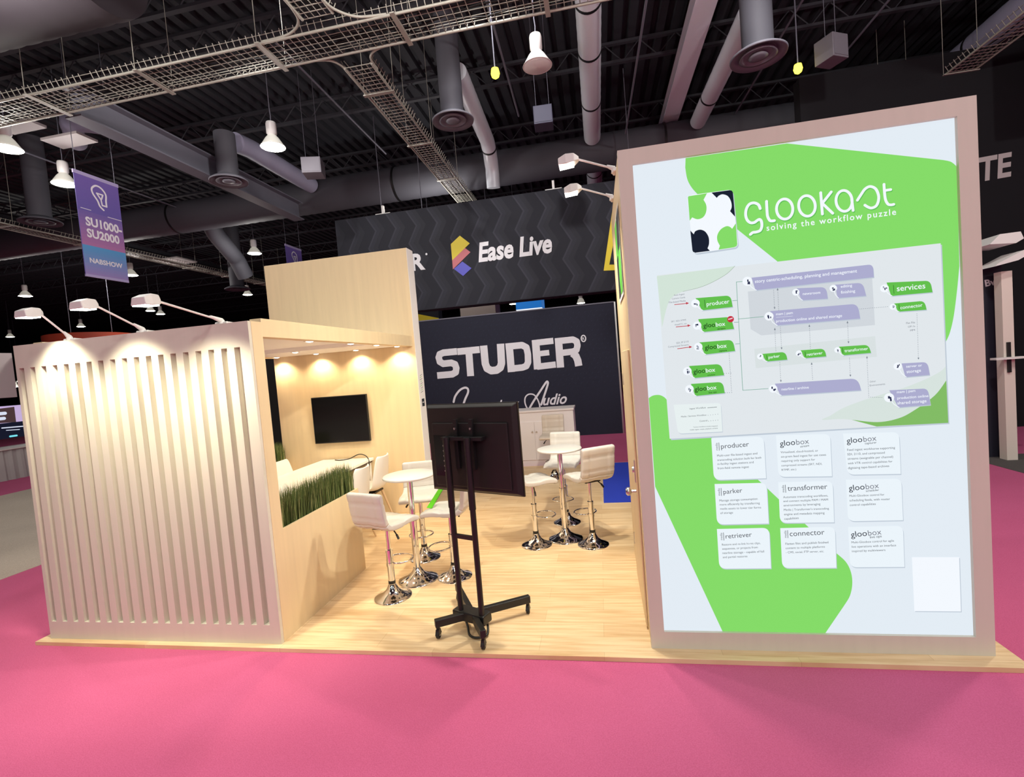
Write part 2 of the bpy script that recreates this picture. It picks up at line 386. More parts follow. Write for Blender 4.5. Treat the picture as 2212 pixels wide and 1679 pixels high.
def planter(name, label, x0, x1, y0, y1, h):
    t = thing(name, label, 'planter wall')
    mb = MB(); w = .018
    mb.box(x0, x0+w, y0, y1, 0, h); mb.box(x1-w, x1, y0, y1, 0, h); mb.box(x0+w, x1-w, y0, y0+w, 0, h); mb.box(x0+w, x1-w, y1-w, y1, 0, h)
    mb.build('panel', LAM, t)
    MB().box(x0+w, x1-w, y0+w, y1-w, h-.14, h-.09).build('planter_bed', DARKEDGE, t)
    m2 = MB(); m2.mat = 0; rnd = random.Random(3)
    for i in range(int((y1-y0)*2600)):
        bx = rnd.uniform(x0+w+.01, x1-w-.01); by = rnd.uniform(y0+w+.01, y1-w-.01); hh = rnd.uniform(.28, .40); lean = (rnd.gauss(0, .022), rnd.gauss(0, .022)); wd = rnd.uniform(.002, .0038); an = rnd.uniform(0, PI)
        cx, cy = math.cos(an)*wd, math.sin(an)*wd
        z0 = h-.09; zt = z0+hh; zm = z0+hh*.6
        m2.mat = 1 if rnd.random() < .18 else 0
        m2.add([(bx-cx, by-cy, z0), (bx+cx, by+cy, z0), (bx+lean[0]*.4+cx*.8, by+lean[1]*.4+cy*.8, zm), (bx+lean[0]*.4-cx*.8, by+lean[1]*.4-cy*.8, zm), (bx+lean[0], by+lean[1], zt)], [(0, 1, 2, 3), (3, 2, 4)])
    g = m2.build('grass', [GRASS, GRASS2], None, flip=False)
    return tag(g, 'tall green artificial grass growing from the '+('near' if x0 > 0 else 'far')+' planter wall', 'grass', kind='stuff')
planter('planter_wall', 'low oak planter wall with grass along the open side of the meeting nook', LX1-.19, LX1, .15, 1.39, .857)
planter('planter_wall', 'low oak planter wall seen through the gap beside the partition', LX0-.10, LX0+.09, 1.9, 3.27, .857)

# ------------------------------------------------------------------ light box tower on the right, its backlit graphic
TX0, TX1, TY0, TY1, TZ = 3.98, 6.015, .06, 1.75, 3.345
PW = {}
def E(r, g, b, k=1.0):
    key = 'backlit_%d_%d_%d' % (r, g, b)
    return glow(key, S(r, g, b), k)
def tower():
    t = thing('light_box_tower', 'tall storage tower with a backlit white and green poster in a taupe frame', 'display tower')
    px_out = homography([(1345, 339), (2110, 190), (2140, 1412), (1402, 1405)], [(TX0, TZ), (TX1, TZ), (TX1, 0), (TX0, 0)])
    q = [px_out(*p) for p in ((1378, 369), (2067, 235), (2097.8, 1372), (1427.7, 1368.8))]
    x0 = (q[0][0]+q[3][0])/2; x1 = (q[1][0]+q[2][0])/2; zt = (q[0][1]+q[1][1])/2; zb = (q[2][1]+q[3][1])/2
    fr = MB(); y1 = TY0+.06
    fr.box(TX0, x0, TY0, y1, 0, TZ); fr.box(x1, TX1, TY0, y1, 0, TZ); fr.box(x0, x1, TY0, y1, zt, TZ); fr.box(x0, x1, TY0, y1, 0, zb)
    fr.build('front_frame', TAUPE, t, flip=False)
    b = MB(); b.box(TX0+.003, TX1-.003, y1, TY1, 0, TZ); b.build('body', LAM, t)
    # --- graphic panel
    px = homography([(1378, 369), (2067, 235), (2097.8, 1372), (1427.7, 1368.8)], [(x0, zt), (x1, zt), (x1, zb), (x0, zb)])
    A0 = Art((0, TY0+.022, 0), (1, 0, 0), (0, 0, 1), (0, -1, 0), px)
    WH, GR, DK, BOARD, PALE, SL, CARD = E(224, 234, 242), E(131, 217, 103), E(24, 32, 48), E(222, 229, 233), E(208, 226, 214), E(170, 171, 205), E(232, 242, 248)
    TXT, TXT2, SH, TEAL, RED, OLIVE, WT = E(84, 88, 96), E(124, 128, 138), E(188, 200, 212), E(120, 170, 152), E(190, 50, 66), E(128, 186, 100), E(240, 246, 252)
    c2 = lambda x, y: (1420+x/4.197, 560+y/4.197)
    c3 = lambda x, y: (1700+x/4.4194, 540+y/4.4194)
    c7 = lambda x, y: (1400+x/3.109, 360+y/3.109)
    c8 = lambda x, y: (1380+x/2.895, 860+y/2.895)
    cl = lambda x, y: (1480+x/4.608, 380+y/4.608)
    a = A0.fork()
    a.poly([(x0, zb), (x1, zb), (x1, zt), (x0, zt)], WH, 0)
    up = [(1490, 348)]+spline([(1489, 368), (1493, 393), (1503, 412), (1520, 430)])+[(1598, 497), (1680, 561), (1900, 800), (2043, 725)]+spline([(2043, 725), (2052, 705), (2061, 668), (2069, 610), (2074.5, 557)])+[(2071.5, 345)]+spline([(2069, 339), (2058, 331), (2042, 328)])+[(1705, 307)]
    a.pxpoly(up, GR, 1)
    lo = spline([(1404, 866), (1414, 860), (1428, 859), (1440, 866), (1448, 880)])+[(1532, 944.6), (1628.7, 1032.7), (1798, 1193)]+spline([(1798, 1193), (1820, 1213), (1831, 1236), (1833.5, 1262), (1828, 1288), (1815, 1310)])+[(1774, 1370.5), (1552.7, 1370), (1414.5, 1057)]
    a.pxpoly(lo, GR, 1)
    gp = a.build('graphic_panel', t); gp['label'] = 'backlit poster in white and green'
    # --- emblem
    a = A0.fork()
    def rquad(q, r, corners=(1, 1, 1, 1), n=6):
        out = []
        for i in range(4):
            p = np.array(q[i], float); pr = np.array(q[i-1], float); nx = np.array(q[(i+1) % 4], float)
            if not corners[i]: out.append(tuple(p)); continue
            d0 = (pr-p)/np.linalg.norm(pr-p); d1 = (nx-p)/np.linalg.norm(nx-p); A_ = p+d0*r; B_ = p+d1*r
            for k in range(n+1):
                s_ = k/n; out.append(tuple((1-s_)**2*A_+2*s_*(1-s_)*p+s_*s_*B_))
        return out
    emq = [cl(55, 222), cl(497, 143), cl(545, 712), cl(105, 795)]
    a.pxpoly([(x+2, y+3) for x, y in rquad(emq, 10)], SH, 2)
    a.pxpoly(rquad(emq, 10), WT, 3)
    inn = [cl(62, 232), cl(492, 152), cl(536, 704), cl(112, 783)]
    # green, black, green, black corners of the puzzle square
    def corner(pts, M): a.pxpoly([cl(*p) for p in pts], M, 4)
    corner([(62, 240), (70, 228), (248, 192), (213, 258)]+spline([(213, 258), (236, 300), (241, 345), (230, 395), (200, 435), (150, 452), (100, 436)])+[(76, 470)], GR)
    corner([(292, 184), (470, 152), (490, 156), (500, 172), (518, 413), (470, 360)]+spline([(470, 360), (486, 318), (480, 262), (450, 212), (400, 196), (362, 212), (343, 234)]), DK)
    corner([(80, 566), (113, 602)]+spline([(113, 602), (130, 570), (178, 554), (225, 572), (257, 625), (260, 690), (245, 736)])+[(268, 760), (125, 784), (104, 776), (97, 760)], DK)
    corner([(524, 478), (488, 533)]+spline([(488, 533), (460, 512), (425, 512), (375, 545), (343, 600), (342, 655), (366, 706)])+[(352, 745), (505, 716), (528, 704), (536, 684)], GR)
    a.build('brand_emblem', gp)
    # --- wordmark
    a = A0.fork()
    wm = lambda pts, w=28, L=4, M=None: a.pxstroke([cl(*p) for p in pts], w/4.608, M or WT, L)
    W = []
    W.append(spline([(765, 322), (748, 285), (706, 268), (660, 283), (630, 330), (622, 390), (636, 440), (668, 466), (705, 462), (735, 440), (758, 430), (776, 452), (778, 500), (760, 540), (722, 556), (690, 562), (665, 582)]))
    W.append(spline([(828, 248), (832, 350), (838, 400), (858, 436), (880, 440), (902, 436)]))
    W.append([(1005+80*math.cos(q)-10*math.sin(q)*.3, 317+100*math.sin(q)) for q in [2*PI*i/32 for i in range(33)]])
    W.append([(1225+82*math.cos(q), 277+102*math.sin(q)) for q in [2*PI*i/32 for i in range(33)]])
    W.append([(1362, 140), (1376, 352)]); W.append([(1466, 128), (1376, 245), (1478, 340)])
    W.append([(1592+80*math.cos(q), 212+104*math.sin(q)) for q in [2*PI*i/32 for i in range(33)]]); W.append([(1668, 190), (1680, 304)])
    W.append(spline([(1724, 200), (1762, 140), (1800, 86), (1850, 58), (1905, 78), (1934, 140), (1932, 200), (1908, 250), (1862, 272), (1824, 262), (1798, 246)]))
    W.append(spline([(1990, 30), (1996, 130), (2006, 190), (2030, 228), (2062, 232), (2085, 226)])); W.append([(1996, 92), (2056, 80)])
    GD = E(96, 190, 88)
    for p in W: wm([(x+7, y+9) for x, y in p], 28, 3, GD)
    for p in W: wm(p)
    a.pxtext('solving the workflow puzzle', cl(825, 540), cl(2108, 328), WT, 4, bold=.012, spacing=1.25, tall=1.05)
    a.build('brand_lettering', gp)
    # --- workflow diagram board
    a = A0.fork()
    bq = [(1425.7, 601.2), (2033.6, 509.6), (2046, 902), (1446.7, 952.6)]
    a.pxpoly([(x+3, y+3) for x, y in bq], SH, 2); a.pxpoly(bq, BOARD, 3)
    a.pxpoly([c2(*p) for p in [(22, 182), (715, 66)]+spline([(715, 66), (640, 140), (520, 215), (400, 270), (250, 312), (130, 400), (62, 640)])], PALE, 4)
    a.pxstroke([c2(*p) for p in spline([(715, 66), (640, 140), (520, 215), (400, 270), (250, 312)])], .8, E(150, 170, 150), 5)
    GB = E(206, 213, 219)
    a.pxpoly([c7(*p) for p in [(675, 838), (1505, 720), (1520, 1035), (760, 1130), (690, 1090)]], GB, 4)
    a.pxpoly([c7(*p) for p in [(712, 1222), (1520, 1110), (1530, 1250), (720, 1352)]], E(214, 223, 224), 4)
    a.pxpoly([c3(*p) for p in spline([(1510, 1055), (1450, 1110), (1300, 1190), (1100, 1275), (900, 1340), (700, 1410), (520, 1485), (400, 1560), (320, 1605), (520, 1592), (850, 1612), (1050, 1570), (1200, 1490), (1400, 1340), (1514, 1190)])], E(212, 225, 220), 4)
    a.pxpoly([c3(*p) for p in spline([(1514, 1190), (1400, 1340), (1200, 1490), (1050, 1570), (850, 1612), (600, 1596)])+[(840, 1655), (1530, 1601)]], OLIVE, 4)
    DOT = E(120, 128, 140)
    a.pxstroke([c7(*p) for p in [(640, 772), (600, 777), (632, 1503), (800, 1487)]], 1.1, TEAL, 5)
    for p in ([(573, 903), (602, 900)], [(582, 1048), (612, 1046)], [(608, 1025), (775, 1003)], [(588, 1193), (617, 1190)]): a.pxstroke([c7(*k_) for k_ in p], 1.1, TEAL, 5)
    for p in ([(845, 800), (850, 945)], [(872, 812), (878, 955)], [(850, 1080), (855, 1230)], [(887, 1070), (893, 1215)], [(1080, 1050), (1085, 1205)], [(1335, 1018), (1340, 1160)], [(880, 1308), (885, 1435)], [(1092, 1305), (1097, 1415)],
              [(1345, 1265), (1350, 1385)], [(1463, 1250), (1472, 1525), (1560, 1525)], [(1420, 930), (1605, 908)], [(1803, 950), (1810, 1255)], [(545, 1258), (558, 1520), (515, 1523)], [(510, 1393), (555, 1390)]):
        a.pxdots([c7(*k_) for k_ in p], .8, DOT, 5, 3.8)
    for p in ((850, 945), (893, 1215), (1340, 1160), (885, 1435), (1350, 1385), (1810, 1255)):
        x, y = c7(*p); a.pxpoly([(x-2, y-2.4), (x+2, y-2.6), (x+.3, y+1.8)], DOT, 5)
    for p in ((872, 815), (850, 1083), (1080, 1053), (1335, 1021), (1092, 1308), (1463, 1255)):
        x, y = c7(*p); a.pxpoly([(x-2, y+2.4), (x+2, y+2.2), (x, y-2.2)], DOT, 5)
    for p, q_ in (((190, 943), (282, 930)), ((198, 1092), (290, 1079)), ((205, 1237), (298, 1222))):
        A_, B_ = c7(*p), c7(*q_); a.pxstroke([A_, B_], 1.4, RED, 5, round_=False); a.pxpoly([(B_[0]-5, B_[1]-2.4), (B_[0]+1.5, B_[1]-.3), (B_[0]-4.5, B_[1]+3)], RED, 5)
    for s_, p, q_ in (('Auto Ingest', (188, 885), (258, 874)), ('Camera Cards', (175, 909), (262, 896)), ('File-based Media', (155, 935), (265, 919)), ('SRT, NDI, RTMP,', (168, 1062), (268, 1046)), ('WebRTC, etc', (190, 1083), (270, 1070)),
                      ('SDI, IP 2110', (200, 1205), (280, 1191)), ('Compressed Streams', (145, 1232), (280, 1212)), ('Flat File', (1730, 1022), (1790, 1014)), ('OP-1a', (1742, 1046), (1790, 1039)), ('MP4', (1757, 1071), (1790, 1065)),
                      ('Other', (1480, 1427), (1522, 1420)), ('Environments', (1480, 1452), (1583, 1438))): a.pxtext(s_, c7(*p), c7(*q_), TXT2, 5, tall=1.05)
    DKG = E(30, 80, 30); GRD = E(98, 190, 76)
    def pill(q, circ, r, M, texts, tail=True, rr=11):
        q = [c7(*p) for p in q]; cc = c7(*circ); r = r/3.109
        a.pxpoly([(x+1.2, y+2) for x, y in rquad(q, rr, (0, 1, 0, 0))], SH, 5)
        a.pxpoly(rquad(q, rr, (0, 1, 0, 0)), M, 6)
        if tail: a.pxstroke([cc, (cc[0]+(q[3][0]-cc[0])*.5, cc[1]+(q[3][1]-cc[1])*.66), (q[3][0]+2, q[3][1])], 1.5, WT, 7)
        a.pxdisc(cc, r, WT, 7)
        rn = random.Random(int(circ[0]*7+circ[1]))
        for _ in range(4):
            x, y = cc[0]+rn.uniform(-.45, .3)*r, cc[1]+rn.uniform(-.55, .35)*r; w, h = rn.uniform(.18, .4)*r, rn.uniform(.25, .5)*r
            a.pxpoly([(x, y), (x+w, y-.1*h), (x+w*1.1, y+h), (x+.1*w, y+h*1.1)], E(40, 46, 78) if M is SL or rn.random() < .5 else E(150, 158, 172), 8)
        for s_, p, e_, col in texts: a.pxtext(s_, c7(*p), c7(*e_), col, 8, bold=.008)
    pill([(700, 745), (1510, 625), (1515, 712), (725, 828)], (672, 770), 32, SL, [('story centric-scheduling, planning and management', (722, 780), (1402, 684), WT)])
    pill([(1000, 805), (1195, 790), (1205, 868), (1030, 885)], (992, 832), 24, SL, [('newsroom', (1038, 850), (1155, 836), WT)], rr=12)
    pill([(1255, 772), (1440, 752), (1462, 840), (1270, 862)], (1242, 797), 25, SL, [('editing', (1292, 792), (1368, 781), WT), ('finishing', (1292, 832), (1388, 818), WT)], rr=12)
    pill([(820, 965), (1405, 895), (1420, 995), (860, 1060)], (812, 1000), 30, SL, [('mam | pam', (858, 992), (970, 978), WT), ('production online and shared storage', (858, 1040), (1298, 988), WT)], rr=15)
    a.pxstroke([c7(858, 1006), c7(970, 993)], .5, WT, 8)
    pill([(845, 1452), (1400, 1400), (1420, 1480), (880, 1530)], (833, 1487), 28, SL, [('nearline / archive', (888, 1497), (1070, 1478), WT)], rr=16)
    pill([(1695, 1290), (1870, 1275), (1885, 1362), (1720, 1382)], (1668, 1310), 28, SL, [('server or', (1725, 1318), (1832, 1306), WT), ('storage', (1728, 1355), (1825, 1342), WT)])
    pill([(1610, 1475), (1870, 1455), (1888, 1565), (1670, 1590)], (1608, 1525), 34, SL, [('mam | pam', (1660, 1494), (1785, 1480), WT), ('production online', (1663, 1535), (1873, 1513), WT), ('shared storage', (1663, 1570), (1860, 1549), WT)])
    bar = lambda x, y, h: a.pxstroke([c7(x, y), c7(x+3, y+h)], .9, DKG, 8)
    pill([(330, 895), (560, 868), (573, 945), (370, 975)], (328, 930), 28, GRD, [('producer', (402, 945), (552, 921), WT)]); bar(388, 905, 50)
    for q, c_, t1, sub in (([(345, 1035), (560, 1012), (580, 1092), (375, 1120)], (337, 1078), (378, 1092), 'stream'), ([(350, 1190), (570, 1165), (585, 1240), (385, 1270)], (342, 1220), (386, 1238), 'capture'),
                           ([(280, 1350), (490, 1330), (510, 1405), (310, 1430)], (268, 1385), (308, 1402), 'scheduler'), ([(290, 1470), (500, 1450), (512, 1525), (318, 1550)], (280, 1505), (315, 1520), 'live ops')):
        x, y = t1; pill(q, c_, 28, GRD, [('gloo', (x, y), (x+78, y-11), E(24, 60, 26)), ('box', (x+82, y-12), (x+144, y-20), WT), (sub, (x+92, y+10), (x+144, y+4), E(24, 60, 26))])
    a.pxdisc(c7(557, 1028), 22/3.109, E(196, 48, 66), 9); a.pxtext('new', c7(543, 1034), c7(573, 1024), WT, 10, bold=.02)
    pill([(1600, 745), (1895, 722), (1910, 800), (1630, 835)], (1585, 785), 29, GRD, [('services', (1668, 802), (1860, 775), WT)]); bar(1645, 762, 56)
    pill([(1650, 885), (1855, 860), (1868, 920), (1675, 940)], (1640, 908), 22, GRD, [('connector', (1690, 923), (1840, 899), WT)]); bar(1680, 890, 34)
    pill([(760, 1255), (920, 1235), (930, 1288), (790, 1305)], (750, 1272), 21, GRD, [('parker', (805, 1285), (880, 1272), WT)]); bar(792, 1262, 30)
    pill([(1020, 1222), (1180, 1205), (1190, 1258), (1045, 1275)], (1007, 1243), 21, GRD, [('retriever', (1060, 1259), (1165, 1243), WT)]); bar(1048, 1232, 32)
    pill([(1275, 1190), (1475, 1170), (1490, 1225), (1300, 1248)], (1265, 1212), 21, GRD, [('transformer', (1312, 1226), (1470, 1205), WT)]); bar(1298, 1198, 34)
    lg = rquad([c8(220, 55), c8(510, 35), c8(517, 215), c8(245, 235)], 9, (0, 1, 0, 1)); a.pxpoly([(x+1, y+1.5) for x, y in lg], SH, 5); a.pxpoly(lg, E(228, 238, 238), 6)
    for s_, p, q_ in (('Ingest Workflow', (318, 81), (418, 71)), ('Media / Services Workflow', (265, 132), (420, 117)), ('Control', (378, 157), (425, 152)), ('*License workflows include integrated', (338, 194), (488, 182)), ('media ingest, create, playback, archive', (318, 212), (488, 197))): a.pxtext(s_, c8(*p), c8(*q_), TXT, 7)
    a.pxstroke([c8(428, 68), c8(484, 61)], .9, TXT, 7); a.pxdots([c8(430, 114), c8(490, 106)], .7, DOT, 7, 4.6); a.pxdots([c8(432, 151), c8(490, 143)], .7, TXT, 7, 4.6)
    a.build('workflow_diagram', gp)
    # --- nine product cards
    cards = [
        ([(448, 258), (772, 240), (783, 502), (460, 520)], 'm', 'producer', (508, 322), (680, 303), ['Multi-user file-based ingest and', 482, 373, 730, 352, 'transcoding solution built for both', 483, 400, 755, 378, 'in-facility ingest stations and', 484, 425, 707, 408, 'from-field remote ingest', 484, 452, 678, 438]),
        ([(848, 230), (1185, 212), (1193, 480), (860, 492)], 'g', 'stream', (872, 298), (1053, 276), ['Virtualized, cloud-hosted, or', 875, 342, 1108, 325, 'on-prem feed ingest for use cases', 877, 370, 1157, 350, 'requiring only support for', 878, 397, 1088, 382, 'compressed streams (SRT, NDI,', 879, 425, 1132, 408, 'RTMP, etc.)', 880, 453, 970, 446]),
        ([(1265, 208), (1617, 190), (1625, 455), (1290, 468)], 'g', 'capturer', (1288, 270), (1475, 246), ['Feed ingest workhorse supporting', 1290, 317, 1590, 295, 'SDI, 2110, and compressed', 1290, 345, 1525, 328, 'streams (assignable per channel)', 1292, 373, 1577, 353, 'with VTR control capabilities for', 1293, 402, 1573, 382, 'digitizing tape-based archives', 1294, 432, 1552, 412]),
        ([(464, 545), (785, 530), (795, 787), (475, 800)], 'm', 'parker', (518, 607), (635, 594), ['Manage storage consumption', 493, 655, 728, 638, 'more efficiently by transferring', 494, 680, 741, 665, 'media assets to lower tier forms', 496, 706, 749, 692, 'of storage', 497, 733, 575, 728]),
        ([(858, 525), (1197, 510), (1203, 772), (865, 782)], 'm', 'transformer', (915, 578), (1163, 560), ['Automate transcoding workflows,', 887, 625, 1166, 608, 'and connect multiple PAM / MAM', 888, 650, 1166, 634, 'environments by leveraging', 889, 677, 1118, 663, "Media | Transformer's transcoding", 890, 705, 1171, 690, 'engine and metadata mapping', 891, 733, 1143, 719, 'capabilities', 892, 762, 982, 754]),
        ([(1280, 500), (1628, 485), (1636, 750), (1290, 763)], 'g', 'scheduler', (1298, 570), (1487, 547), ['Multi-Gloobox control for', 1300, 608, 1520, 594, 'scheduling feeds, with router', 1301, 637, 1555, 622, 'control capabilities', 1302, 666, 1465, 655]),
        ([(474, 828), (797, 814), (805, 1070), (485, 1078)], 'm', 'retriever', (528, 887), (690, 872), ['Restore and re-link hi-res clips,', 504, 932, 742, 917, 'sequences, or projects from', 505, 958, 725, 944, 'nearline storage - capable of full', 506, 985, 764, 970, 'and partial restores', 508, 1011, 660, 1002]),
        ([(866, 815), (1208, 800), (1213, 1060), (875, 1068)], 'm', 'connector', (925, 865), (1142, 850), ['Flatten files and publish finished', 897, 920, 1165, 905, 'content to multiple platforms', 898, 947, 1143, 933, '- CMS, social, FTP server, etc.', 899, 974, 1137, 962]),
        ([(1290, 800), (1635, 785), (1642, 1048), (1300, 1056)], 'g', 'live ops', (1308, 865), (1500, 842), ['Multi-Gloobox control for agile', 1310, 903, 1577, 887, 'live operations with an interface', 1311, 931, 1590, 916, 'inspired by multiviewers', 1312, 959, 1522, 947])]
    for q, kd, nm, p0, p1, body in cards:
        a = A0.fork(); q = [c8(*p) for p in q]
        a.pxpoly([(x+1.5, y+2.2) for x, y in rquad(q, 15, (0, 1, 0, 1))], SH, 3); a.pxpoly(rquad(q, 15, (0, 1, 0, 1)), CARD, 4)
        if kd == 'm':
            a.pxtext(nm, c8(*p0), c8(*p1), TXT, 5)
            bx = p0[0]-14; a.pxstroke([c8(bx, p0[1]-38), c8(bx+2, p0[1]+12)], 1.0, DK, 5, round_=False)
            u0 = c8(bx-6, p0[1]+10); u1 = c8(bx-8, p0[1]-36); a.pxtext('media', u0, u1, TXT, 5)
        else:
            mx_, my_ = p0[0]+(p1[0]-p0[0])*.54, p0[1]+(p1[1]-p0[1])*.54
            a.pxtext('gloo', c8(*p0), c8(mx_-3, my_), DK, 5); a.pxtext('box', c8(mx_+4, my_), c8(*p1), TXT2, 5)
            a.pxtext(nm, c8(p1[0]-len(nm)*9.2, p1[1]+27), c8(p1[0], p1[1]+18), DK, 5)
        for i in range(0, len(body), 5): a.pxtext(body[i], c8(body[i+1], body[i+2]), c8(body[i+3], body[i+4]), TXT, 5, tall=1.02)
        a.build('product_card', gp)
    a = A0.fork(); q = [c8(1690, 985), c8(1990, 980), c8(1998, 1328), c8(1702, 1330)]
    a.pxpoly([(x+2, y+2) for x, y in q], SH, 2); a.pxpoly(q, WT, 3); a.build('blank_card', gp)
    # --- door and emblem on the inner side of the tower
    d = MB(); d.box(TX0-.010, TX0+.002, .30, 1.20, .02, 2.05); door = d.build('door', LAM, t, .003)
    MB().cyl((TX0-.012, .40, 1.0), (TX0-.05, .40, 1.0), .012).lathe([(.012, 0), (.03, .012), (.032, .03), (.02, .042)], (0, 0, 0), 18, Matrix.Translation((TX0-.045, .40, 1.0)) @ Matrix.Rotation(-PI/2, 4, 'Y')).build('door_knob', STEEL, door)
    MB().cyl((TX0-.009, .40, 1.16), (TX0-.03, .40, 1.16), .03, .026).build('deadlock', STEEL, door)
    MB().box(TX0-.018, TX0-.009, .34, .372, 1.08, 1.24).build('lock_plate', STEEL, door)
    for z in (.3, 1.75): MB().box(TX0-.016, TX0-.002, 1.19, 1.22, z, z+.10).build('hinge', STEEL, door)
    a = Art((TX0-.001, 0, 0), (0, -1, 0), (0, 0, 1), (-1, 0, 0), None, .002)
    GP, KP, WP = mat('green_vinyl', S(96, 190, 70), .5), mat('black_vinyl', (.02, .022, .03), .5), mat('white_vinyl', (.85, .85, .85), .5)
    y0, y1, z0_, z1_ = -1.06, -.40, 2.46, 3.12
    a.poly([(y0, z0_), (y1, z0_), (y1, z1_), (y0, z1_)], WP, 1)
    a.poly([(y0+.03, z1_-.03), (y0+.30, z1_-.03)]+arc(y0+.24, z1_-.2, .14, .16, 20, -90)+[(y0+.03, z1_-.36)], GP, 2); a.poly([(y1-.03, z1_-.03), (y1-.30, z1_-.03)]+arc(y1-.24, z1_-.2, .14, .16, 160, 270)+[(y1-.03, z1_-.36)], KP, 2)
    a.poly([(y0+.03, z0_+.03), (y0+.30, z0_+.03)]+arc(y0+.24, z0_+.2, .14, .16, -20, 90)+[(y0+.03, z0_+.36)], KP, 2); a.poly([(y1-.03, z0_+.03), (y1-.30, z0_+.03)]+arc(y1-.24, z0_+.2, .14, .16, 200, 90)+[(y1-.03, z0_+.36)], GP, 2)
    a.build('side_emblem', t)
    return t
tower()

# ------------------------------------------------------------------ arm lights
LENS = glow('white_lamp_lens', (1, .97, .9), 14)
def arm_light(label, clamp, head, aim, group, power, lens_tilt=0.0, angle=1.9, col=(1, .95, .78)):
    c, h = Vector(clamp), Vector(head); d = (h-c); hd = Vector((d.x, d.y, 0)).normalized(); sd = Vector((-hd.y, hd.x, 0))
    t = thing('arm_light', label, 'spotlight', clamp, 0, group); R = clamp
    mb = MB(); mb.cyl(c+Vector((0, 0, .03)), h, .0075, n=10); mb.build('arm', CREAM, t, rel=R)
    k = MB(); p = c+Vector((0, 0, .015)); k.cyl(p-Vector((0, 0, .015)), p+Vector((0, 0, .02)), .024, .02); k.cyl(c+Vector((0, 0, .03)), c+Vector((0, 0, .03))+d*.2, .02, .009, n=12)
    k.cyl(p-sd*.05-Vector((0, 0, .005)), p+sd*.05-Vector((0, 0, .005)), .012, n=10)
    k.tube([p-sd*.04, p-sd*.05-hd*.09+Vector((0, 0, -.005)), p+sd*.05-hd*.09+Vector((0, 0, -.005)), p+sd*.04], .007, 6); k.build('clamp', CREAM, t, rel=R)
    # head: shallow trapezoid lamp body, lens on the underside
    up = Vector((0, 0, 1)); ax = (hd*math.cos(lens_tilt)+up*math.sin(lens_tilt)); nz = (up*math.cos(lens_tilt)-hd*math.sin(lens_tilt))
    def P(a, b, z): return h+ax*a+sd*b+nz*z
    prof = [(-.015, .022, -.013, .013), (.02, .052, -.03, .034), (.08, .06, -.042, .034), (.135, .06, -.042, .008)]
    vs = []
    for a, b, zl, zu in prof: vs += [P(a, -b, zl), P(a, b, zl), P(a, b*.8, zu), P(a, -b*.8, zu)]
    fs = [(i*4+j, i*4+(j+1) % 4, i*4+4+(j+1) % 4, i*4+4+j) for i in range(3) for j in range(4)]+[(3, 2, 1, 0), (12, 13, 14, 15)]
    hb = MB().add(vs, fs).build('lamp_head', CREAM, t, .006, rel=R)
    l = MB(); l.add([P(.025, -.044, -.041), P(.13, -.052, -.047), P(.13, .052, -.047), P(.025, .044, -.041), P(.025, -.044, -.030), P(.13, -.052, -.038), P(.13, .052, -.038), P(.025, .044, -.030)], [(3, 2, 1, 0), (4, 5, 6, 7), (0, 1, 5, 4), (1, 2, 6, 5), (2, 3, 7, 6), (3, 0, 4, 7)])
    l.build('lamp_lens', LENS, hb, rel=R)
    lp = P(.08, 0, -.065)
    spot_lamp('arm_lamp', lp, power, angle, aim, col, .05, .9)
    return t
WL = 'arm lights along the top of the fluted wall'
for i, (x, nm) in enumerate(((-.50, 'farthest from the meeting nook'), (.21, 'in the middle of the wall top'), (.93, 'nearest the oak canopy'))):
    hx = at_x(*((85, 677), (204, 659), (338, 650))[i], x); arm_light('white arm light leaning out over the fluted wall, '+nm, (x, .06, HT), (x, hx[1], hx[2]), (x, .0, 1.55), WL, 92, 0, 1.7, (1, .95, .70))
TL = 'arm lights on the inner side of the tower'
arm_light('white arm light on the tower, nearer the poster front', (TX0-.005, .45, TZ), (TX0-.27, .45, TZ+.14), (1.9, 1.6, .2), TL, 215, 0, 2.6)
arm_light('white arm light on the tower, above the side emblem', (TX0-.005, 1.08, TZ), (TX0-.27, 1.08, TZ+.14), (1.7, 2.6, .3), TL, 215, 0, 2.6)
arm_light('white arm light sticking out past the outer rear edge of the tower', (TX1-.02, .62, TZ), (TX1+.12, .60, TZ+.14), (6.4, .6, 0), 'arm light on the outer side of the tower', 40)

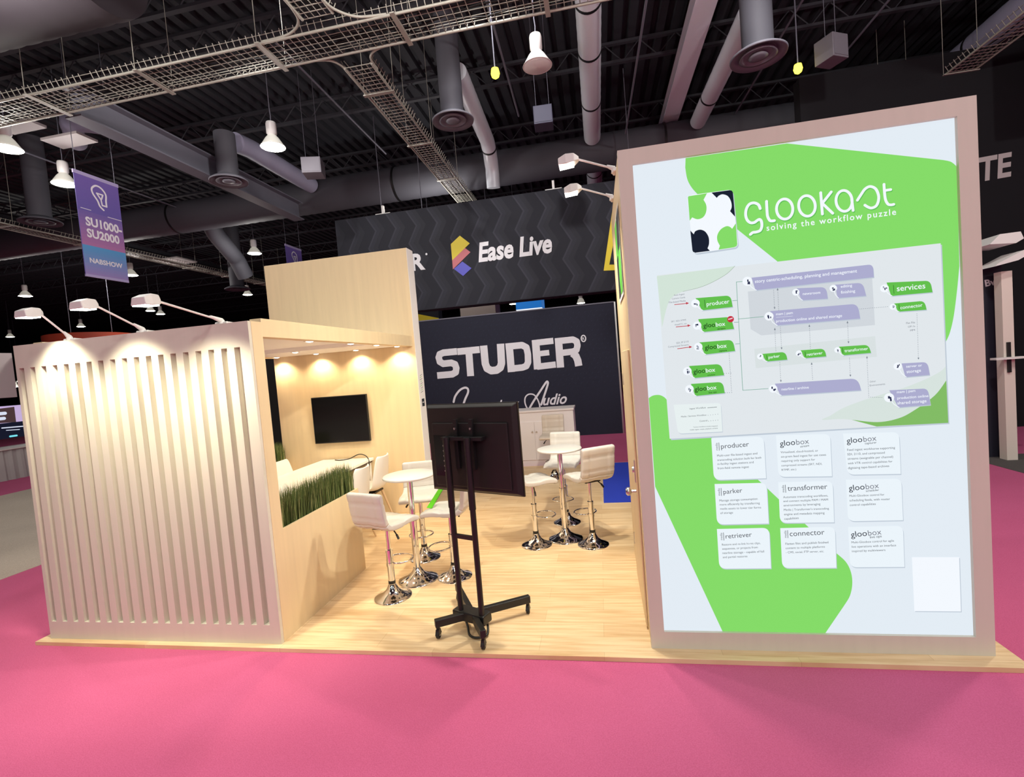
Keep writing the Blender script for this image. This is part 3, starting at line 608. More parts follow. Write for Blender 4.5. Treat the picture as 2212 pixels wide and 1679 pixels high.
# ------------------------------------------------------------------ bar tables and stools
def nrm2(a, b): l = math.hypot(a, b); return a/l, b/l
def ribbon(pts, w, th, seg0, seg1):
    st = []
    for i in range(seg0, seg1):
        y, z = pts[i]; y0, z0 = pts[max(i-1, 0)]; y1, z1 = pts[min(i+1, len(pts)-1)]
        ty, tz = nrm2(y1-y0, z1-z0); st.append(((0, y, z), (1, 0, 0), (0, tz, -ty), w[i], th[i]))
    return st
def make_stool(label, leather, group):
    t = thing('bar_stool', label, 'bar stool', (0, 0, 0), 0, group)
    mb = MB(); mb.lathe([(.170, 0), (.171, .006), (.162, .013), (.13, .025), (.09, .044), (.056, .072), (.042, .10), (.036, .115)], n=40); mb.build('base', CHROME, t)
    mb = MB(); mb.cyl((0, 0, .10), (0, 0, .40), .030, n=20); mb.cyl((0, 0, .40), (0, 0, .425), .033, n=20); mb.cyl((0, 0, .42), (0, 0, .635), .019, n=18); mb.build('column', CHROME, t)
    mb = MB(); mb.cyl((0, 0, .122), (0, 0, .15), .0315, n=20); mb.build('column_collar', BLACKP, t)
    mb = MB(); ring = [(.125*math.sin(a)*1.0, .13+.11*-math.cos(a), .295) for a in [2*PI*i/28 for i in range(28)]]; mb.tube(ring, .0085, 8, closed=True); mb.cyl((0, 0, .28), (0, 0, .31), .035, n=18); mb.build('footrest', CHROME, t)
    mb = MB(); mb.tube([(.02, 0, .63), (.10, -.02, .61), (.15, -.03, .565)], .006, 6); mb.cyl((.135, -.027, .58), (.16, -.032, .545), .010, n=8); mb.build('lever', BLACK, t)
    mb = MB(); mb.box(-.09, .09, -.09, .09, .625, .64); mb.build('seat_plate', BLACK, t)
    pts = spline([(.215, .640), (.195, .662), (.10, .672), (0, .664), (-.10, .668), (-.165, .690), (-.195, .74), (-.208, .80), (-.22, .88), (-.232, .95), (-.236, .985)], 4)
    n = len(pts); w = [.195]*n; th = [.030]*n
    for i, k in ((0, .25), (1, .7), (2, .92)): th[i] *= k; w[i] = .195*(.94+.06*k); th[n-1-i] *= k; w[n-1-i] = .195*(.86+.14*k)
    cut = 22
    q = lambda k_, u: 1-.30*math.exp(-((u/.06)**2))-.26*math.exp(-(((abs(u)-.52)/.05)**2))-.24*(1 if k_ % 7 == 4 else 0)
    MB().sweep(ribbon(pts, w, th, 0, cut+1), 72, .35, 0, q).build('seat', leather, t)
    MB().sweep(ribbon(pts, w, th, cut, n), 72, .35, 0, q).build('backrest', leather, t)
    return t
def make_table(label):
    t = thing('bar_table', label, 'bar table', (0, 0, 0), 0, 'round white bar tables')
    MB().lathe([(.195, 0), (.196, .006), (.185, .014), (.145, .028), (.10, .05), (.06, .08), (.045, .11), (.04, .125)], n=44).build('base', CHROME, t)
    mb = MB(); mb.cyl((0, 0, .11), (0, 0, .56), .033, n=22); mb.cyl((0, 0, .555), (0, 0, .585), .036, n=22); mb.cyl((0, 0, .58), (0, 0, 1.01), .027, n=20); mb.build('column', CHROME, t)
    MB().lathe([(.04, 1.0), (.10, 1.005), (.10, 1.012)], n=24).build('mount_plate', BLACK, t)
    MB().lathe([(.235, 1.012), (.248, 1.016), (.253, 1.026), (.248, 1.036), (.238, 1.040), (.02, 1.0405)], n=56).build('tabletop', mat('white_tabletop', (.72, .69, .66), .28), t)
    return t
T1 = (1.885, 1.13); T2 = (3.255, 2.16)
tb = make_table('round white bar table beside the planter wall, partly behind the screen cart'); tb.location = (*T1, 0)
dup(tb, (*T2, 0), 0, 'round white bar table deeper in the booth, near the tower door')
def face(p, q): return math.atan2(q[1]-p[1], q[0]-p[0])-PI/2
GS = 'white leather bar stools'
st = make_stool('white leather bar stool standing at the end of the planter wall', LEATHER, GS)
p = (1.78, .775); st.location = (*p, 0); st.rotation_euler = (0, 0, face(p, (1.90, 1.13))); st.scale = (1, 1, 1.03)
for p, to, lb, k in (((2.24, 1.19), (1.75, 1.22), 'white leather bar stool mostly hidden by the screen cart', 1.0), ((1.76, 1.66), (1.95, .9), 'white leather bar stool on the partition side of the near bar table', 1.03),
                  ((2.945, 1.98), (3.5, 2.3), 'white leather bar stool right of the cart screen, at the far bar table', 1.09), ((3.565, 1.97), (3.2, 2.55), 'white leather bar stool showing its back beside the tower door', 1.12), ((3.235, 2.72), (3.12, 1.9), 'white leather bar stool behind the far bar table, facing the viewer', 1.12)):
    d = dup(st, (*p, 0), face(p, to), lb); d.scale = (1, 1, k)
bs = make_stool('beige bar stool in front of the white cabinet at the back', LEATHER_B, 'beige bar stool'); bs.location = (2.88, 5.06, 0); bs.rotation_euler = (0, 0, face((2.88, 5.06), (2.8, 3))); bs.scale = (1, 1, 1.1)
lf = MB(); lf.add([(2.03, 1.14, .702), (2.09, 1.11, .702), (2.22, 1.17, .90), (2.17, 1.21, .90)], [(0, 1, 2, 3)]); lf.add([(2.034, 1.148, .702), (2.094, 1.118, .702), (2.224, 1.178, .90), (2.174, 1.218, .90)], [(3, 2, 1, 0)])
lf.add([(2.03, 1.14, .702), (2.09, 1.11, .702), (2.094, 1.118, .702), (2.034, 1.148, .702)], [(0, 1, 2, 3)])
tag(lf.build('leaflet', mat('bright_green_paper', S(110, 225, 40), .5), flip=False), 'bright green folded leaflet on the stool seat behind the cart', 'leaflet')

# ------------------------------------------------------------------ screen cart
def cart():
    R = (2.663, .271, 0); t = thing('screen_cart', 'black wheeled stand with twin poles, seen from the back', 'stand', R)
    u = Vector((.924, -.382, 0)); n = Vector((.382, .924, 0)); pc = Vector((2.672, .222, 0))
    def B(name, fn, M=BLACK, parent=t, bevel=0): mb = MB(); fn(mb); return mb.build(name, M, parent, bevel, rel=R)
    def obox(mb, c, a, hb, za, zb, w):        # box along direction a (half length hb, half width w)
        a = Vector(a).normalized(); s = Vector((-a.y, a.x, 0)); c = Vector(c); vs = []
        for z in (za, zb):
            for i, j in ((-1, -1), (1, -1), (1, 1), (-1, 1)): p = c+a*hb*i+s*w*j; vs.append((p.x, p.y, z))
        mb.add(vs, [(3, 2, 1, 0), (4, 5, 6, 7), (0, 1, 5, 4), (1, 2, 6, 5), (2, 3, 7, 6), (3, 0, 4, 7)])
    for s in (-1, 1):
        p = pc+u*.10*s
        B('pole', lambda mb: (mb.cyl(p+Vector((0, 0, .09)), p+Vector((0, 0, .98)), .022, n=18), mb.cyl(p+Vector((0, 0, .96)), p+Vector((0, 0, 1.50)), .026, n=18)))
    B('crossbar', lambda mb: obox(mb, pc, u, .10, .725, .755, .012))
    casters = [Vector((2.43, .13, 0)), Vector((3.06, .51, 0)), Vector((2.81, .005, 0)), Vector((2.42, .71, 0))]
    for i, j in ((0, 1), (2, 3)):
        a, b = casters[i], casters[j]; B('foot_bar', lambda mb: obox(mb, (a+b)/2, b-a, (b-a).length/2+.02, .088, .145, .022), BLACK, t, .004)
    B('base_joint', lambda mb: (obox(mb, pc+Vector((-.005, .03, 0)), u, .15, .08, .155, .055)), BLACK, t, .01)
    for c in casters:
        fk = B('caster', lambda mb: (mb.cyl(c+Vector((0, 0, .068)), c+Vector((0, 0, .09)), .014, n=10), mb.add([(c.x-.016, c.y-.03, .03), (c.x-.016, c.y+.03, .03), (c.x-.012, c.y+.02, .07), (c.x-.012, c.y-.02, .07), (c.x+.016, c.y-.03, .03), (c.x+.016, c.y+.03, .03), (c.x+.012, c.y+.02, .07), (c.x+.012, c.y-.02, .07)], [(0, 1, 2, 3), (4, 7, 6, 5), (3, 2, 6, 7), (0, 3, 7, 4), (1, 5, 6, 2), (0, 4, 5, 1)])))
        B('wheel', lambda mb: mb.cyl(c+Vector((-.011, 0, .033)), c+Vector((.011, 0, .033)), .033, n=20), RUBBER, fk)
        B('wheel_hub', lambda mb: mb.cyl(c+Vector((-.013, 0, .033)), c+Vector((.013, 0, .033)), .014, n=12), STEEL, fk)
    mc = pc+n*.04
    B('mount_plate', lambda mb: (obox(mb, mc+u*.03, u, .19, 1.475, 1.50, .03)))
    for s in (-1, 1): B('mount_bracket', lambda mb: (obox(mb, mc+n*.02+u*(.03+.075*s), u, .017, 1.25, 1.63, .012)))
    for s in (-1, 1): B('bracket_screw', lambda mb: mb.cyl(mc+n*.0+u*(.03+.075*s)+Vector((0, 0, 1.56)), mc+n*.02+u*(.03+.075*s)+Vector((0, 0, 1.56)), .009, n=10), STEEL)
    q = pc+Vector((0, 0, 0))
    B('power_cord', lambda mb: mb.tube(spline([(q.x-.06, q.y+.02, .10), (q.x-.03, q.y-.02, .05), (q.x+.0, q.y-.08, .018), (q.x+.07, q.y-.11, .018), (q.x+.13, q.y-.07, .02), (q.x+.12, q.y+.0, .07), (q.x+.10, q.y-.0, .12)]), .009, 8), BLACKP)
    # the screen carried by the stand
    tv = thing('monitor', 'black flat screen on the wheeled stand, its back to the viewer', 'monitor', (pc.x, pc.y, 0))
    c = pc+n*.095+u*.05
    def T(name, fn, M=BLACKP, parent=tv, bevel=0): mb = MB(); fn(mb); return mb.build(name, M, parent, bevel, rel=(pc.x, pc.y, 0))
    def slab_(mb, za, zb, hw, d0, d1, tap=0.0):
        vs = []
        for d, k in ((d0, 1-tap), (d1, 1.0)):
            for z, s in ((za, -1), (za, 1), (zb, 1), (zb, -1)): zz = (za+zb)/2+(z-(za+zb)/2)*k; p = c+u*hw*s*k+n*d; vs.append((p.x, p.y, zz))
        mb.add(vs, [(0, 1, 2, 3), (7, 6, 5, 4), (0, 4, 5, 1), (1, 5, 6, 2), (2, 6, 7, 3), (3, 7, 4, 0)])
    T('back_shell', lambda mb: (slab_(mb, 1.052, 1.742, .432, .0, .035, .07)), BLACKP, tv, .006)
    T('bezel', lambda mb: slab_(mb, 1.05, 1.744, .434, .035, .05), BLACKP)
    T('display', lambda mb: slab_(mb, 1.07, 1.73, .42, .05, .052), SCREEN)
    T('rear_cover', lambda mb: [mb.add([tuple(c+u*a+n*d+Vector((0, 0, z))) for d in (-.012, .004) for a, z in ((-.36, 1.10), (.36, 1.10), (.36, 1.60), (-.36, 1.60))], [(0, 1, 2, 3), (7, 6, 5, 4), (0, 4, 5, 1), (1, 5, 6, 2), (2, 6, 7, 3), (3, 7, 4, 0)])], BLACKP, tv, .01)
    pp = T('port_panel', lambda mb: [mb.add([tuple(c+u*a+n*d+Vector((0, 0, z))) for d in (-.016, -.010) for a, z in ((-.345, 1.18), (-.23, 1.18), (-.23, 1.50), (-.345, 1.50))], [(0, 1, 2, 3), (7, 6, 5, 4), (0, 4, 5, 1), (1, 5, 6, 2), (2, 6, 7, 3), (3, 7, 4, 0)])], SCREEN, tv)
    for i in range(6): T('port', lambda mb: mb.cyl(c+u*-.25+n*-.020+Vector((0, 0, 1.22+.04*i)), c+u*-.25+n*-.014+Vector((0, 0, 1.22+.04*i)), .007, n=8), STEEL, pp)
cart()

# ------------------------------------------------------------------ meeting nook: table, chairs, wall screen
t = thing('meeting_table', 'long white marble-topped meeting table against the partition', 'table', (.10, 2.1, 0)); R = (.10, 2.1, 0)
MB().box(-.34, .46, 1.0, 3.27, .80, .838).build('tabletop', MARBLE, t, .004, rel=R); MB().box(-.32, .44, 1.02, 3.25, .772, .80).build('table_frame', DARKEDGE, t, rel=R)
for x, y in ((-.27, 1.06), (.40, 1.06), (-.27, 3.2), (.40, 3.2)): MB().box(x-.03, x+.03, y-.03, y+.03, 0, .772).build('leg', WHITE, t, rel=R)
def make_chair(label):
    t = thing('shell_chair', label, 'chair', (0, 0, 0), 0, 'white shell chairs at the meeting table')
    pts = spline([(.225, .435), (.19, .455), (.06, .445), (-.07, .438), (-.155, .455), (-.20, .52), (-.215, .61), (-.235, .72), (-.255, .83), (-.262, .86)], 3)
    n = len(pts); w = [.235-.02*(i/n) if i < n*.55 else .225-.10*((i/n-.55)/.45)**2 for i in range(n)]; th = [.009]*n
    MB().sweep(ribbon(pts, w, th, 0, n), 30, .6, .045).build('seat_shell', SHELL, t)
    MB().box(-.12, .12, -.13, .13, .405, .425).build('seat_plate', BLACK, t)
    for sx in (-1, 1):
        for sy in (-1, 1): MB().cyl((sx*.11, sy*.11, .41), (sx*.21, sy*.20, 0), .017, .010, n=10).build('leg', PALEWOOD, t)
    return t
ch = make_chair('white shell chair with pale wooden legs, near the end of the partition'); ch.location = (.56, 2.86, 0); ch.rotation_euler = (0, 0, PI/2); ch.scale = (1.08,)*3
for (x, y, r, lb) in ((.64, 2.12, PI/2, 'white shell chair whose back shows just past the planter grass'), (-.45, 2.75, -PI/2, 'white shell chair behind the meeting table, closer to the wall screen'), (-.45, 2.12, -PI/2, 'white shell chair behind the meeting table, closer to the front post')):
    dup(ch, (x, y, 0), r, lb)
tv = thing('wall_screen', 'black flat screen mounted on the partition above the meeting table', 'television', (.02, 3.29, 1.42)); R = (.02, 3.29, 1.42)
MB().box(-.12, .16, 3.262, 3.289, 1.3, 1.55).build('wall_mount', BLACK, tv, rel=R); MB().box(-.415, .455, 3.225, 3.262, 1.085, 1.765).build('casing', BLACKP, tv, .004, rel=R); MB().box(-.403, .443, 3.2225, 3.226, 1.10, 1.753).build('display', SCREEN, tv, rel=R)
tag(MB().tube(spline([(-.08, 3.15, .848), (.02, 3.12, .846), (.12, 3.2, .848), (.26, 3.22, .90), (.40, 3.16, .88), (.47, 3.10, .80), (.475, 3.05, .62)]), .007, 7).build('power_cable', BLACKP), 'black cable lying over the end of the marble table', 'cable')

# ------------------------------------------------------------------ things behind the booth
t = thing('storage_cabinet', 'white two-door cabinet standing behind the booth in front of the dark wall', 'cabinet', (2.5, 6.5, ZC)); R = (2.5, 6.5, ZC)
CW = mat('white_cabinet_paint', (.84, .77, .76), .45)
MB().box(2.0, 3.2, 6.22, 6.8, ZC, 1.05).build('body', CW, t, rel=R); MB().box(1.985, 3.215, 6.20, 6.82, 1.05, 1.085).build('worktop', CW, t, .003, rel=R)
for x0, x1, kx in ((2.03, 2.418, 2.38), (2.424, 2.92, 2.462)):
    d = MB().box(x0, x1, 6.205, 6.221, .10, .86).build('door', CW, t, .002, rel=R); MB().cyl((kx, 6.205, .66), (kx, 6.185, .66), .014, .018, n=12).build('knob', STEEL, d, rel=R)
tag(MB().box(3.69, 6.05, 3.5, 6.08, .0, .006).build('floor_mat', mat('blue_mat', S(36, 62, 190), .8)), 'bright blue mat laid on the plank floor by the tower', 'mat')

sw = thing('display_wall', 'dark blue booth wall with large white lettering behind the booth', 'display wall', (1.5, 9.9, ZC)); R = (1.5, 9.9, ZC)
MB().box(-1.6, 4.25, 9.9, 10.15, ZC, 3.43).build('wall_panel', NAVY2, sw, rel=R)
MB().box(4.25, 4.29, 9.89, 10.16, ZC, 3.44).build('edge_profile', STEEL, sw, rel=R); MB().box(-1.6, 4.25, 9.885, 10.16, 3.425, 3.455).build('top_profile', BEAM, sw, rel=R)
px = homography([(903, 702), (1327, 646), (1342, 935), (921, 963)], [(-1.19, 3.43), (4.25, 3.43), (4.25, ZC), (-1.19, ZC)])
a = Art((0, 9.895, 0), (1, 0, 0), (0, 0, 1), (0, -1, 0), px, .004); cs = lambda x, y: (920+x/6.144, 700+y/6.144)
DIA = mat('dark_print_dots', S(32, 38, 58), .8)
for i in range(34):
    for j in range(16):
        x = -1.1+i*.155+(.078 if j % 2 else 0); z = 1.35+j*.125
        a.poly([(x, z), (x+.035, z+.03), (x+.035, z+.06), (x, z+.03)], DIA, 0)
def butt(pts, w, L=1): a.pxstroke([cs(*p) for p in pts], w/6.144, LETTER, L, round_=False); [a.pxdisc(cs(*p), w/2/6.144, LETTER, L) for p in pts[1:-1]]
butt([(407, 388), (230, 410), (182, 432), (168, 475), (182, 530), (225, 556), (330, 542), (378, 560), (394, 610), (385, 665), (340, 692), (144, 714)], 84)
butt([(412, 392), (702, 356)], 84); butt([(560, 375), (578, 712)], 90)
butt([(755, 302), (772, 540), (795, 605), (850, 634), (920, 625), (968, 590), (986, 530), (977, 272)], 96)
butt([(1043, 310), (1260, 283), (1318, 312), (1336, 400), (1337, 510), (1312, 562), (1262, 582), (1068, 608)], 84); butt([(1090, 264), (1114, 646)], 96)
butt([(1440, 212), (1462, 602)], 100); butt([(1395, 254), (1678, 214)], 80); butt([(1450, 398), (1620, 373)], 72); butt([(1455, 568), (1705, 532)], 82)
butt([(1745, 178), (1767, 572)], 98); butt([(1700, 222), (1940, 190), (1990, 215), (2000, 270), (1985, 330), (1940, 352), (1760, 378)], 84); butt([(1930, 375), (1975, 410), (2000, 470), (2012, 545)], 98)
a.stroke([px(*cs(2082+30*math.cos(q), 172+42*math.sin(q))) for q in [2*PI*i/24 for i in range(25)]], .03, LETTER); a.text('R', px(*cs(2068, 192)), px(*cs(2096, 188)), LETTER, 1, bold=.02)
scr = lambda pts, w=26: a.pxstroke([cs(*p) for p in spline(pts)], w/6.144, LETTER, 1)
scr([(350, 1060), (372, 985), (430, 905), (495, 868), (536, 880), (540, 930), (505, 1010), (470, 1100), (420, 1180), (360, 1190), (380, 1150), (470, 1170), (560, 1190)])
a.pxtext('egendary', cs(570, 1190), cs(1215, 1120), LETTER, 1, shear=.35, bold=.012)
scr([(1420, 1230), (1330, 1150), (1288, 1065), (1290, 985), (1335, 940), (1400, 942), (1445, 990), (1478, 1080), (1480, 1180)], 18); scr([(1330, 1150), (1400, 1030), (1500, 880), (1570, 775), (1592, 768), (1590, 810), (1540, 960), (1500, 1075)])
a.pxtext('udio', cs(1525, 1082), cs(1850, 1050), LETTER, 1, shear=.4, bold=.02, tall=1.1)
a.build('wall_lettering', sw, R)

bn = thing('hanging_banner', 'huge dark chevron-patterned banner hanging above the display wall', 'banner', (1.5, 9.85, 3.73)); R = (1.5, 9.85, 3.73)
MB().box(-3.33, 7.6, 9.8, 10.3, 3.73, 6.5).build('banner_fabric', NAVY, bn, rel=R)
px = homography([(729, 489), (1336, 380), (1349, 617), (742, 702)], [(-3.33, 6.5), (4.55, 6.5), (4.55, 3.73), (-3.33, 3.73)])
a = Art((0, 9.797, 0), (1, 0, 0), (0, 0, 1), (0, -1, 0), px, .004); c6 = lambda x, y: (720+x/3.229, 380+y/3.229)
sh = [mat('chevron_print_%d' % i, S(*c), .7) for i, c in enumerate(((27, 29, 41), (33, 35, 48), (46, 47, 60)))]
for kx in range(19):
    x0 = -3.6+kx*.60
    for seg in range(6):
        za, zb = 3.75+seg*.46, min(6.48, 3.75+seg*.46+.46)
        xa, xb = (x0, x0+.26) if seg % 2 == 0 else (x0+.26, x0)
        for i in range(3):
            w = (.30, .16, .05)[i]; pts = [(xa, za), (xa+w, za), (xb+w, zb), (xb, zb)]
            pts = [(min(max(p, -3.32), 7.58), q) for p, q in pts]
            if pts[0][0] < pts[1][0]: a.poly(pts, sh[i], i*.4)
LG = [mat('logo_yellow', S(222, 204, 62), .6), mat('logo_rose', S(196, 112, 120), .6), mat('logo_blue', S(92, 92, 196), .6)]
a.pxpoly([c6(*p) for p in ((892, 428), (960, 480), (835, 604), (828, 490))], LG[0], 3); a.pxpoly([c6(*p) for p in ((926, 514), (963, 542), (838, 668), (835, 604))], LG[1], 3); a.pxpoly([c6(*p) for p in ((905, 610), (968, 655), (908, 712), (845, 664))], LG[2], 3)
a.pxtext('Ease Live', c6(1018, 606), c6(1532, 520), LETTER, 3, bold=.035, shear=.18, tall=1.28)
a.pxtext('STUDER', c6(118, 758), c6(648, 668), LETTER, 3, bold=.04, tall=1.0); a.pxdisc(c6(657, 566), 2.2, LETTER, 3)
a.pxpoly([c6(*p) for p in ((1965, 130), (1885, 642), (1990, 634), (1990, 595), (1925, 598), (1985, 300))], YELLOW, 3)
a.build('banner_print', bn, R)
for x in (-2.0, -.8, 4.9):
    MB().tube([(x, 10.05, 6.5), (x, 10.05, 9.36)], .012, 6).build('hanging_wire', BEAM, bn, rel=R)
for x in (-1.95, 2.9): MB().box(x-.22, x+.22, 9.98, 10.1, 6.5, 6.58).box(x-.03, x+.03, 10.0, 10.08, 6.58, 6.8).build('hanging_clamp', CREAM, bn, rel=R)
def hang(t, pts, R):
    mb = MB()
    for x, y, z in pts: mb.cyl((x, y, z), (x, y, 9.37), .012, n=5, caps=False)
    mb.build('hanging_wire', BEAM, t, rel=R)
# signs of booths further away, seen in the gap between banner and wall
t = thing('hanging_sign', 'yellow and black hanging sign glimpsed under the banner by the partition', 'sign', (-2.5, 13, 3.4)); R = (-2.5, 13, 3.4)
MB().box(-3.4, -1.55, 13, 13.4, 3.4, 4.9).build('sign_box', NAVY, t, rel=R); MB().add([(-3.4, 12.98, 4.1), (-1.55, 12.98, 3.62), (-1.55, 12.98, 3.82), (-3.4, 12.98, 4.35)], [(0, 1, 2, 3)]).add([(-2.3, 12.98, 4.45), (-1.6, 12.98, 4.1), (-1.6, 12.98, 4.35), (-2.2, 12.98, 4.6)], [(0, 1, 2, 3)]).build('sign_print', YELLOW, t, flip=False, rel=R); hang(t, ((-3.3, 13.2, 4.9), (-1.7, 13.2, 4.9)), R)
t = thing('hanging_sign', 'pale beige box sign glimpsed under the banner', 'sign', (0, 12.6, 3.3)); R = (0, 12.6, 3.3)
MB().box(-.55, .62, 12.2, 13.0, 3.3, 4.05).build('sign_box', mat('pale_pink_sign', (.62, .52, .48), .6), t, rel=R); hang(t, ((-.4, 12.6, 4.05), (.5, 12.6, 4.05)), R)
t = thing('hanging_sign', 'blue hanging sign with a white lit underside beneath the banner', 'sign', (1.1, 16.5, 4.1)); R = (1.1, 16.5, 4.1)
MB().box(.68, 1.70, 16, 17.2, 4.17, 5.0).build('sign_box', mat('bright_blue_sign', S(30, 130, 225), .5, emit=.5), t, rel=R); MB().box(.68, 1.70, 16, 17.2, 4.14, 4.17).build('lit_underside', glow('sign_underside_light', (.9, .95, 1), 1.1), t, rel=R); hang(t, ((.8, 16.6, 5.0), (1.6, 16.6, 5.0)), R)

# ------------------------------------------------------------------ far left stands
t = thing('draped_counter', 'grey draped counter at the far left of the hall', 'counter', (-12.8, 8, ZC)); R = (-12.8, 8, ZC)
mb = MB(); fold = [(-12.36+.03*math.sin(i*1.9), 4.2+i*.07) for i in range(70)]
mb.add([(x, y, ZC) for x, y in fold]+[(x-.04, y, .80) for x, y in fold], [(i, i+1, i+71, i+70) for i in range(69)]); mb.build('drape', mat('grey_drape', (.44, .42, .41), .85), t, flip=False, rel=R)
MB().box(-13.4, -12.33, 4.2, 9.1, .80, .84).build('counter_top', mat('pale_counter', (.66, .62, .58), .6), t, .01, rel=R); MB().box(-13.3, -12.5, 4.3, 9.0, ZC, .80).build('counter_core', DARKEDGE, t, rel=R)
def xq(X, pts): return [tuple(at_x(x, y, X)) for x, y in pts]
def panel_x(name, X, pts, M, th, label=None, cat=None, parent=None):
    q = xq(X, pts); ys = [p[1] for p in q]; zs = [p[2] for p in q]
    mb = MB().box(X-th, X, min(ys), max(ys), (zs[2]+zs[3])/2, (zs[0]+zs[1])/2); o = mb.build(name, M, parent)
    return tag(o, label, cat) if label else o
PINKW = glow('pink_white_screen', S(225, 190, 225), .9)
t = panel_x('monitor', -12.9, [(-30, 918), (57, 910), (57, 944), (-30, 952)], mat('monitor_face', S(24, 30, 52), .3, emit=.35), .05, 'dark blue monitor on the draped counter', 'monitor')
a = Art((-12.895, 0, 0), (0, 1, 0), (0, 0, 1), (1, 0, 0))
q = xq(-12.895, [(4, 925), (50, 921), (22, 943), (36, 941)]); a.stroke([(q[0][1], q[0][2]), (q[1][1], q[1][2])], .03, glow('screen_text', (.75, .8, .95), .9)); a.stroke([(q[0][1]+.1, q[0][2]-.08), (q[1][1]-.1, q[1][2]-.08)], .02, glow('screen_text', (1, 1, 1))); a.stroke([(q[2][1], q[2][2]), (q[3][1], q[3][2])], .05, glow('cyan_dot', (.2, .75, .85), 1))
a.build('screen_image', t)
t = panel_x('display_screen', -14.6, [(-40, 884), (52, 872), (56, 912), (-40, 920)], glow('lilac_screen', S(214, 190, 236), .8), .08, 'lilac and brown lit screen behind the draped counter', 'screen')
q = xq(-14.59, [(-40, 888), (31, 879), (35, 912), (-40, 917)]); a = Art((-14.594, 0, 0), (0, 1, 0), (0, 0, 1), (1, 0, 0)); a.poly([(p[1], p[2]) for p in q], glow('brown_screen', S(78, 58, 60), .9))
for (p0, p1) in (((0, 894), (11, 893)), ((0, 905), (9, 904))): u, v = xq(-14.59, [p0, p1]); a.stroke([(u[1], u[2]), (v[1], v[2])], .10, glow('screen_text', (1, 1, 1)), 2)
a.build('screen_image', t)
wq = xq(-17.5, [(-60, 770), (25, 763), (34, 858), (-50, 872)])
tag(MB().box(-17.8, -17.5, wq[0][1], wq[1][1], wq[2][2], wq[1][2]).build('fabric_wall', mat('pinkish_white_fabric', (.86, .79, .78), .8)), 'tall plain white fabric wall panel at the far left', 'panel')
mb = MB(); ox, oy, oz = -16.4, 13.4, 3.95; n = 40
for r in (1.5,): mb.cyl((ox, oy, oz), (ox, oy, oz+.62), r, n=n)
t = thing('hanging_sign', 'round orange hanging sign above the fluted wall', 'sign', (ox, oy, oz)); mb.build('sign_drum', mat('orange_sign', S(205, 84, 58), .6), t, rel=(ox, oy, oz)); hang(t, ((ox-1, oy, oz+.62), (ox+1, oy, oz+.62)), (ox, oy, oz))
t = thing('dark_cabinet', 'black cabinet with a chrome handle seen through the gap beside the partition', 'cabinet', (-3.9, 8.2, ZC)); R = (-3.9, 8.2, ZC)
MB().box(-5.6, -2.6, 8.0, 8.5, ZC, 3.0).build('body', BLACKP, t, rel=R); MB().cyl((-4.02, 8.0, 1.32), (-4.02, 7.93, 1.32), .03, n=12).cyl((-4.02, 7.93, 1.32), (-3.88, 7.93, 1.34), .018, n=10).build('handle', CHROME, t, rel=R)

# ------------------------------------------------------------------ right-hand stand
t = thing('lettered_wall', 'tall black wall with white slanted letters right of the tower', 'display wall', (13, 8, ZC)); R = (13, 8, ZC)
MB().box(8.2, 20, 8.0, 8.3, ZC, 7.4).build('wall_panel', mat('black_fabric', (.004, .004, .007), .9), t, rel=R)
a = Art((0, 7.995, 0), (1, 0, 0), (0, 0, 1), (0, -1, 0), lambda x, y: (lambda p: (p[0], p[2]))(at_y(x, y, 7.995)), .004)
a.pxtext('ITE', (2100, 394), (2190, 378), mat('grey_white_letter', (.55, .5, .5), .5), 1, bold=.03, shear=.15, tall=1.25); a.build('wall_lettering', t, R)
t = thing('booth_pillar', 'white square pillar with a small shelf at the right edge stand', 'pillar', (9.77, 5.25, ZC)); R = (9.77, 5.25, ZC)
MB().box(9.70, 9.84, 5.2, 5.34, ZC, 2.8).build('post', mat('cream_pillar', (.78, .70, .62), .5), t, rel=R); MB().box(9.52, 9.92, 5.08, 5.20, 1.50, 1.53).build('shelf', WHITE, t, rel=R); MB().box(9.735, 9.775, 5.17, 5.20, 1.3, 1.75).build('tablet', BLACKP, t, rel=R)
t = thing('dark_partition', 'black partition beside the white pillar at the right', 'partition', (9.55, 5.7, ZC)); R = (9.55, 5.7, ZC)
MB().box(9.30, 9.88, 5.45, 6.6, ZC, 2.92).build('wall_panel', mat('dark_navy_panel', (.02, .02, .035), .5), t, rel=R); a = Art((0, 5.448, 0), (1, 0, 0), (0, 0, 1), (0, -1, 0)); a.text('Bw', (9.66, 2.62), (9.84, 2.64), LETTER, bold=.03); a.build('sign_letters', t, R)
cz = thing('slanted_canopy', 'white slanted canopy panels over the right-hand stand', 'canopy', (10.4, 5.6, 3.2)); R = (10.4, 5.6, 3.2)
q = [tuple(at_y(x, y, 5.0)) for x, y in ((2138, 528), (2160, 506), (2205, 500), (2212, 515), (2195, 525))]
mb = MB(); mb.add(q+[(x, y+.5, z) for x, y, z in q], [(0, 1, 2, 3, 4), (9, 8, 7, 6, 5)]+[(i, (i+1) % 5, (i+1) % 5+5, i+5) for i in range(5)]); mb.build('canopy_panel', CREAM, cz, rel=R)
q = [tuple(at_y(x, y, 5.0)) for x, y in ((2148, 576), (2158, 568), (2212, 540), (2230, 545), (2200, 562))]
mb = MB(); mb.add(q+[(x, y+.4, z) for x, y, z in q], [(0, 1, 2, 3, 4), (9, 8, 7, 6, 5)]+[(i, (i+1) % 5, (i+1) % 5+5, i+5) for i in range(5)]); mb.build('canopy_panel', CREAM, cz, rel=R)
